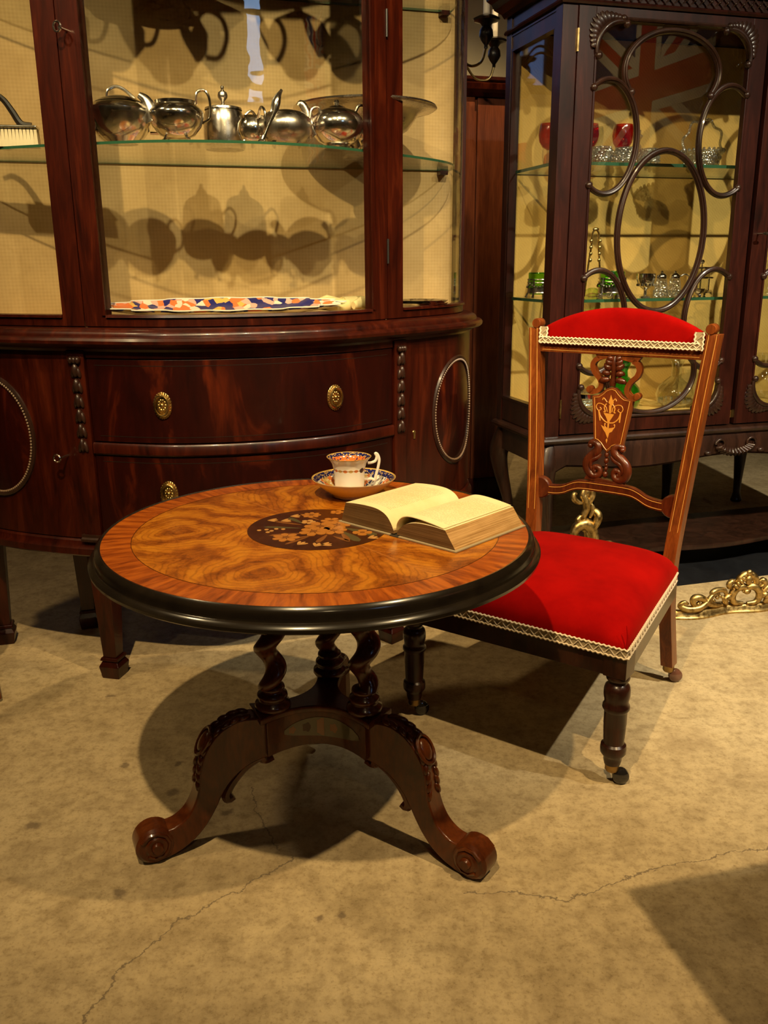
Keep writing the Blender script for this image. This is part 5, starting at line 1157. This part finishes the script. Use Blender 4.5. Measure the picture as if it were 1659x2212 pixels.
t = put('glass_globe', 'clear glass globe vase at the right of the floor of the left door', 'vase', 1.655, .520, B2, 0, G3)
MB().lathe([(0, .002), (.034, .002), (.058, .022), (.064, .056), (.050, .090), (.030, .104), (.036, .120)], 32).build('body', vg, t)
t = put('decanter', 'clear decanter standing behind the right-hand door on the middle shelf', 'decanter', 1.915, .470, L2, 0, G2)
MB().lathe([(0, .002), (.040, .002), (.046, .02), (.046, .08), (.03, .11), (.014, .125), (.013, .15), (.02, .16)], 26).build('body', vg, t)
# ------------------------------------------------------------------ gilt fender and andiron
fd = thing('fender', 'low gilt rococo fender of pierced scrolls lying on the floor at right', 'fender', W(1.435, -.045), YAW)
g = M['gilt']
def fy(x): return -.035*cos(min(1.6, abs(x-.03)/.30*pi/2))+.010*cos(x*26)+(.10*max(0, abs(x)-.30))
pl_ = []
for i in range(81):
    x = -.55+1.10*i/80; dx = .01; t = Vector((2*dx, fy(x+dx)-fy(x-dx))).normalized(); pl_.append((x, fy(x), t.y, -t.x))
MB().sweep(pl_, [(-.012, 0), (.014, 0), (.015, .006), (.010, .012), (.009, .020), (.004, .025), (-.006, .026), (-.012, .020)]).build('plinth', g, fd)
def scr(mb, pts, r=.0065, lift=0.0):
    r *= 1.16
    P = spline([(p[0], 0, p[1]) for p in pts], 5); n = len(P)
    mb.tube([(p.x, fy(p.x)-.006+lift, p.z) for p in P], [r*(.42+.90*sin(pi*min(1, max(0, (i+1)/(n+1))))**.9) for i in range(n)], 7)
def scroll_unit(x0, s, k):
    mb = MB()
    scr(mb, [(x0+s*.00, .030), (x0+s*.03, .034), (x0+s*.06, .046), (x0+s*.085, .066), (x0+s*.108, .068), (x0+s*.112, .052), (x0+s*.098, .046), (x0+s*.092, .056)], .0075)
    scr(mb, [(x0+s*.02, .072), (x0+s*.05, .070), (x0+s*.07, .050), (x0+s*.095, .036), (x0+s*.13, .034), (x0+s*.15, .044), (x0+s*.14, .056), (x0+s*.128, .050)], .0070, -.004)
    scr(mb, [(x0-s*.015, .05), (x0+s*.0, .078), (x0+s*.03, .084), (x0+s*.05, .078), (x0+s*.046, .064)], .006, -.002)
    for q in range(5): mb.ell((x0+s*(.004+.011*q), fy(x0)-.010, .056+.006*sin(q*1.4)), (.008, .006, .005), 8, 6, Matrix.Rotation(-s*.6, 3, 'Y'))
    mb.build('scrollwork', g, fd, ang=70)
for x0, s, k in ((-.02, -1, 0), (-.20, -1, 1), (.12, 1, 2), (.30, 1, 3), (-.38, -1, 4)): scroll_unit(x0, s, k)
def cartouche(cx):
    mb = MB()
    for s in (-1, 1):
        scr(mb, [(cx+s*.006, .030), (cx+s*.034, .034), (cx+s*.044, .056), (cx+s*.034, .078), (cx+s*.014, .086), (cx+s*.002, .076), (cx+s*.012, .068)], .0085)
        scr(mb, [(cx+s*.060, .030), (cx+s*.070, .046), (cx+s*.058, .058), (cx+s*.050, .048)], .007, -.004)
        scr(mb, [(cx+s*.044, .080), (cx+s*.058, .090), (cx+s*.050, .104), (cx+s*.036, .098)], .0065); scr(mb, [(cx+s*.030, .086), (cx+s*.026, .108), (cx+s*.012, .124), (cx, .132)], .0075)
        for q in range(4): mb.ell((cx+s*(.016+.009*q), fy(cx)-.012, .112-.007*q), (.006, .006, .010), 8, 6, Matrix.Rotation(s*.7, 3, 'Y'))
    mb.ell((cx, fy(cx)-.012, .108), (.012, .009, .016), 10, 8); mb.ell((cx, fy(cx)-.012, .132), (.010, .008, .010), 10, 8); mb.ell((cx, fy(cx)-.010, .070), (.012, .008, .009), 10, 8)
    mb.build('crest', g, fd, ang=70)
cartouche(.055); cartouche(.42)
an = thing('andiron', 'gilt foliate andiron rising behind the red chair seat', 'andiron', W(1.035, .125), YAW)
mb = MB()
def sc2(pts, r):
    P = spline([(p[0], p[2] if len(p) > 2 else 0, p[1]) for p in pts], 6); n = len(P); mb.tube(P, [r*(.45+.8*sin(pi*(i+1)/(n+1))) for i in range(n)], 8)
sc2([(-.040, .02), (-.016, .08), (.014, .14), (.032, .20), (.026, .248), (.002, .268), (-.024, .258), (-.032, .236), (-.018, .226)], .016)
sc2([(-.030, .186), (-.016, .176), (.004, .186), (.016, .212), (.010, .240), (-.004, .250)], .009); sc2([(-.044, .196), (-.044, .180), (-.030, .170), (-.010, .166)], .008)
sc2([(.010, .15), (.030, .19, -.01), (.040, .225, -.01), (.036, .25, -.008)], .008); sc2([(.016, .24, -.006), (.034, .262, -.01), (.044, .290, -.008), (.034, .306), (.022, .296)], .011)
sc2([(.010, .262), (-.002, .290), (.006, .318), (.000, .346), (-.010, .362), (-.004, .382)], .010); sc2([(.004, .318), (.016, .340), (.024, .364), (.016, .386)], .009); sc2([(-.004, .335), (-.022, .338), (-.038, .350), (-.040, .366), (-.030, .366)], .007)
sc2([(.000, .345), (.004, .366), (.008, .390)], .008); sc2([(.020, .285), (.028, .312), (.020, .332)], .007); sc2([(-.012, .262), (-.022, .280), (-.012, .296)], .007)
sc2([(.026, .12), (.040, .160), (.064, .176), (.088, .192), (.104, .184), (.100, .168), (.088, .172)], .011); sc2([(.03, .13), (.06, .15), (.09, .158)], .008)
sc2([(-.05, .03), (-.09, .05), (-.11, .03), (-.09, .018)], .014); sc2([(.0, .03), (.06, .03), (.10, .05), (.09, .02)], .014)
mb.build('foliage', g, an, ang=80)
MB().prism([(-.12, 0), (.12, 0), (.12, .016), (.06, .026), (-.06, .026), (-.12, .016)], -.03, .03).build('base', g, an, bevel=.003)
# ------------------------------------------------------------------ furniture further back
wr = thing('wardrobe', 'tall plain reddish mahogany wardrobe standing between the two display cabinets', 'wardrobe', W(.60, 1.42), YAW)
mb = MB().box(0, .72, .02, .50, .0, 1.72); mb.build('carcass', M['panel_wood'], wr)
dr = MB().box(.02, .56, 0, .02, .10, 1.70).build('door', M['panel_wood'], wr, bevel=.002)
MB().box(.575, .712, .006, .02, .10, 1.70).build('side_panel', M['panel_wood'], wr, bevel=.002)
MB().sweep([(0, .5, -1, 0), (0, 0, -1, -1), (.72, 0, 1, -1), (.72, .5, 1, 0)], [(-.02, 1.70), (.006, 1.70), (.014, 1.715), (.030, 1.725), (.036, 1.745), (.022, 1.752), (.030, 1.760), (.030, 1.772), (-.02, 1.772)]).build('cornice', M['mahogany'], wr, ang=25)
MB().sweep([(0, .5, -1, 0), (0, 0, -1, -1), (.72, 0, 1, -1), (.72, .5, 1, 0)], [(-.02, 0), (.012, 0), (.012, .08), (.004, .10), (-.02, .10)]).build('plinth', M['mahogany'], wr, ang=25)
cl = thing('chandelier', 'brass-armed chandelier with dark wooden cups hanging before the cream wall', 'chandelier', W(.80, 1.09, 0), YAW)
MB().lathe([(0, 1.60), (.012, 1.61), (.020, 1.63), (.010, 1.65), (.022, 1.68), (.034, 1.72), (.024, 1.76), (.014, 1.80), (.020, 1.85), (.012, 1.90), (.016, 1.98), (.006, 2.02), (0, 2.02)], 20).build('stem', M['ebony'], cl)
MB().tube([(0, 0, 2.0), (0, 0, zc)], .005, 6).build('hanging_rod', M['brass'], cl)
for i in range(6):
    q = radians(2+60*i); d = Vector((cos(q), sin(q), 0)); P = spline([d*.03+Vector((0, 0, 1.745)), d*.10+Vector((0, 0, 1.80)), d*.17+Vector((0, 0, 1.770)), d*.23+Vector((0, 0, 1.705)), d*.285+Vector((0, 0, 1.705)), d*.305+Vector((0, 0, 1.748))], 6)
    ar = MB().tube(P, .0045, 7).build('arm', M['brass'], cl); c = tuple(d*.305)
    MB().lathe([(0, 1.742), (.006, 1.745), (.006, 1.755), (.016, 1.768), (.024, 1.782), (.022, 1.800), (.014, 1.812), (.022, 1.822), (.042, 1.828), (.046, 1.834), (.030, 1.842), (.012, 1.845), (0, 1.845)], 22, c).build('candle_cup', M['ebony'], ar)
    MB().lathe([(0, 1.845), (.0115, 1.845), (.0115, 1.935), (.004, 1.938), (0, 1.938)], 14, c).build('candle_tube', M['candle'], ar)
tb2 = thing('low_table', 'dark low table standing in shadow behind the oval-glazed cabinet', 'table', W(1.95, 1.25), YAW)
MB().box(-.42, .42, -.25, .25, .44, .47).build('top', M['mahogany_dark'], tb2, bevel=.004); MB().box(-.39, .39, -.22, .22, .36, .44).build('frieze', M['mahogany_dark'], tb2)
for x in (-.37, 0, .37):
    for y in (-.20, .20): MB().lathe([(0, 0), (.022, 0), (.026, .01), (.016, .04), (.018, .1), (.030, .26), (.024, .30), (.030, .36), (0, .36)], 16, (x, y, 0)).build('leg', M['mahogany_dark'], tb2)
# a small side table and a stool just outside the frame: their shadow and one foot show
st = thing('side_table', 'square dark side table beside the viewer, casting the square floor shadow', 'table', (.609, 1.101, 0), radians(14))
MB().box(0, .62, -.60, 0, .695, .72).build('top', M['mahogany_dark'], st, bevel=.004); MB().box(.04, .58, -.56, -.04, .60, .695).build('frieze', M['mahogany_dark'], st)
for x in (.06, .56):
    for y in (-.06, -.54): MB().frus((x, y, 0), (.014, .014), (x, y, .60), (.022, .022)).build('leg', M['mahogany_dark'], st)
so = thing('stool', 'small brown wooden stool whose foot shows at the left edge', 'stool', (-1.115, 1.95, 0), .2)
MB().lathe([(0, .42), (.145, .42), (.155, .43), (.150, .45), (0, .455)], 32).build('seat', M['walnut'], so)
for i in range(4):
    q = .05+pi*i/2; MB().tube([(.09*cos(q), .09*sin(q), .42), (.125*cos(q), .125*sin(q), .2), (.150*cos(q), .150*sin(q), .01)], [.014, .017, .010], 10).build('leg', M['walnut'], so)
# ------------------------------------------------------------------ flag on the right wall, met in the door glass
M['flag_blue'] = simple('flag_blue', (.02, .035, .16), .8); M['flag_white'] = simple('flag_white', (.68, .62, .52), .8); M['flag_red'] = simple('flag_red', (.50, .03, .02), .8)
fg = thing('flag', 'red, white and blue crossed flag hung on the side wall', 'flag', W(a1-.012, -3.0, 1.72), YAW)
FW, FH = 1.5, .95
def fbox(y0, y1, z0, z1, d, nm, mt): MB().box(-d, 0, y0, y1, z0, z1).build(nm, M[mt], fg)
fbox(-FW/2, FW/2, 0, FH, .002, 'field', 'flag_blue')
def diag(w, d, mt, off=0):
    for s in (-1, 1):
        p, q = Vector((-FW/2, 0 if s > 0 else FH)), Vector((FW/2, FH if s > 0 else 0)); t = (q-p).normalized(); n_ = Vector((-t.y, t.x))*w/2
        # clip the band to the field rectangle
        ps = [p+n_, q+n_, q-n_, p-n_]; ps = [(max(-FW/2, min(FW/2, v.x)), max(0, min(FH, v.y))) for v in ps]
        ex = w/2/abs(t.y); ez = w/2/abs(t.x)
        if s > 0: pg = [(-FW/2, 0), (-FW/2+ex, 0), (FW/2, FH-ez), (FW/2, FH), (FW/2-ex, FH), (-FW/2, ez)]
        else: pg = [(-FW/2, FH), (-FW/2, FH-ez), (FW/2-ex, 0), (FW/2, 0), (FW/2, ez), (-FW/2+ex, FH)]
        MB().prism(pg, -d-(.0003 if s > 0 else 0), -d+.001, lambda u, e, z: (e, u, z)).build('diagonal_band', M[mt], fg)
diag(.20, .003, 'flag_white'); diag(.07, .0042, 'flag_red')
fbox(-.16, .16, 0, FH, .0052, 'cross_band', 'flag_white'); fbox(-FW/2, FW/2, FH/2-.16, FH/2+.16, .0056, 'cross_band', 'flag_white')
fbox(-.095, .095, 0, FH, .0064, 'cross_band', 'flag_red'); fbox(-FW/2, FW/2, FH/2-.095, FH/2+.095, .0068, 'cross_band', 'flag_red')

hs = MB().box(-.40, 1.15, -.065, .46, -.001, .0015).build('black_slab', M['slab_black'], None); hs.location = W(1.43, .24); hs.rotation_euler = (0, 0, YAW)  # thin near-black sheet covering the floor under the cabinet and before it
tag(hs, 'thin black slab laid flush on the floor under the dark oval-glazed cabinet', 'floor_slab')
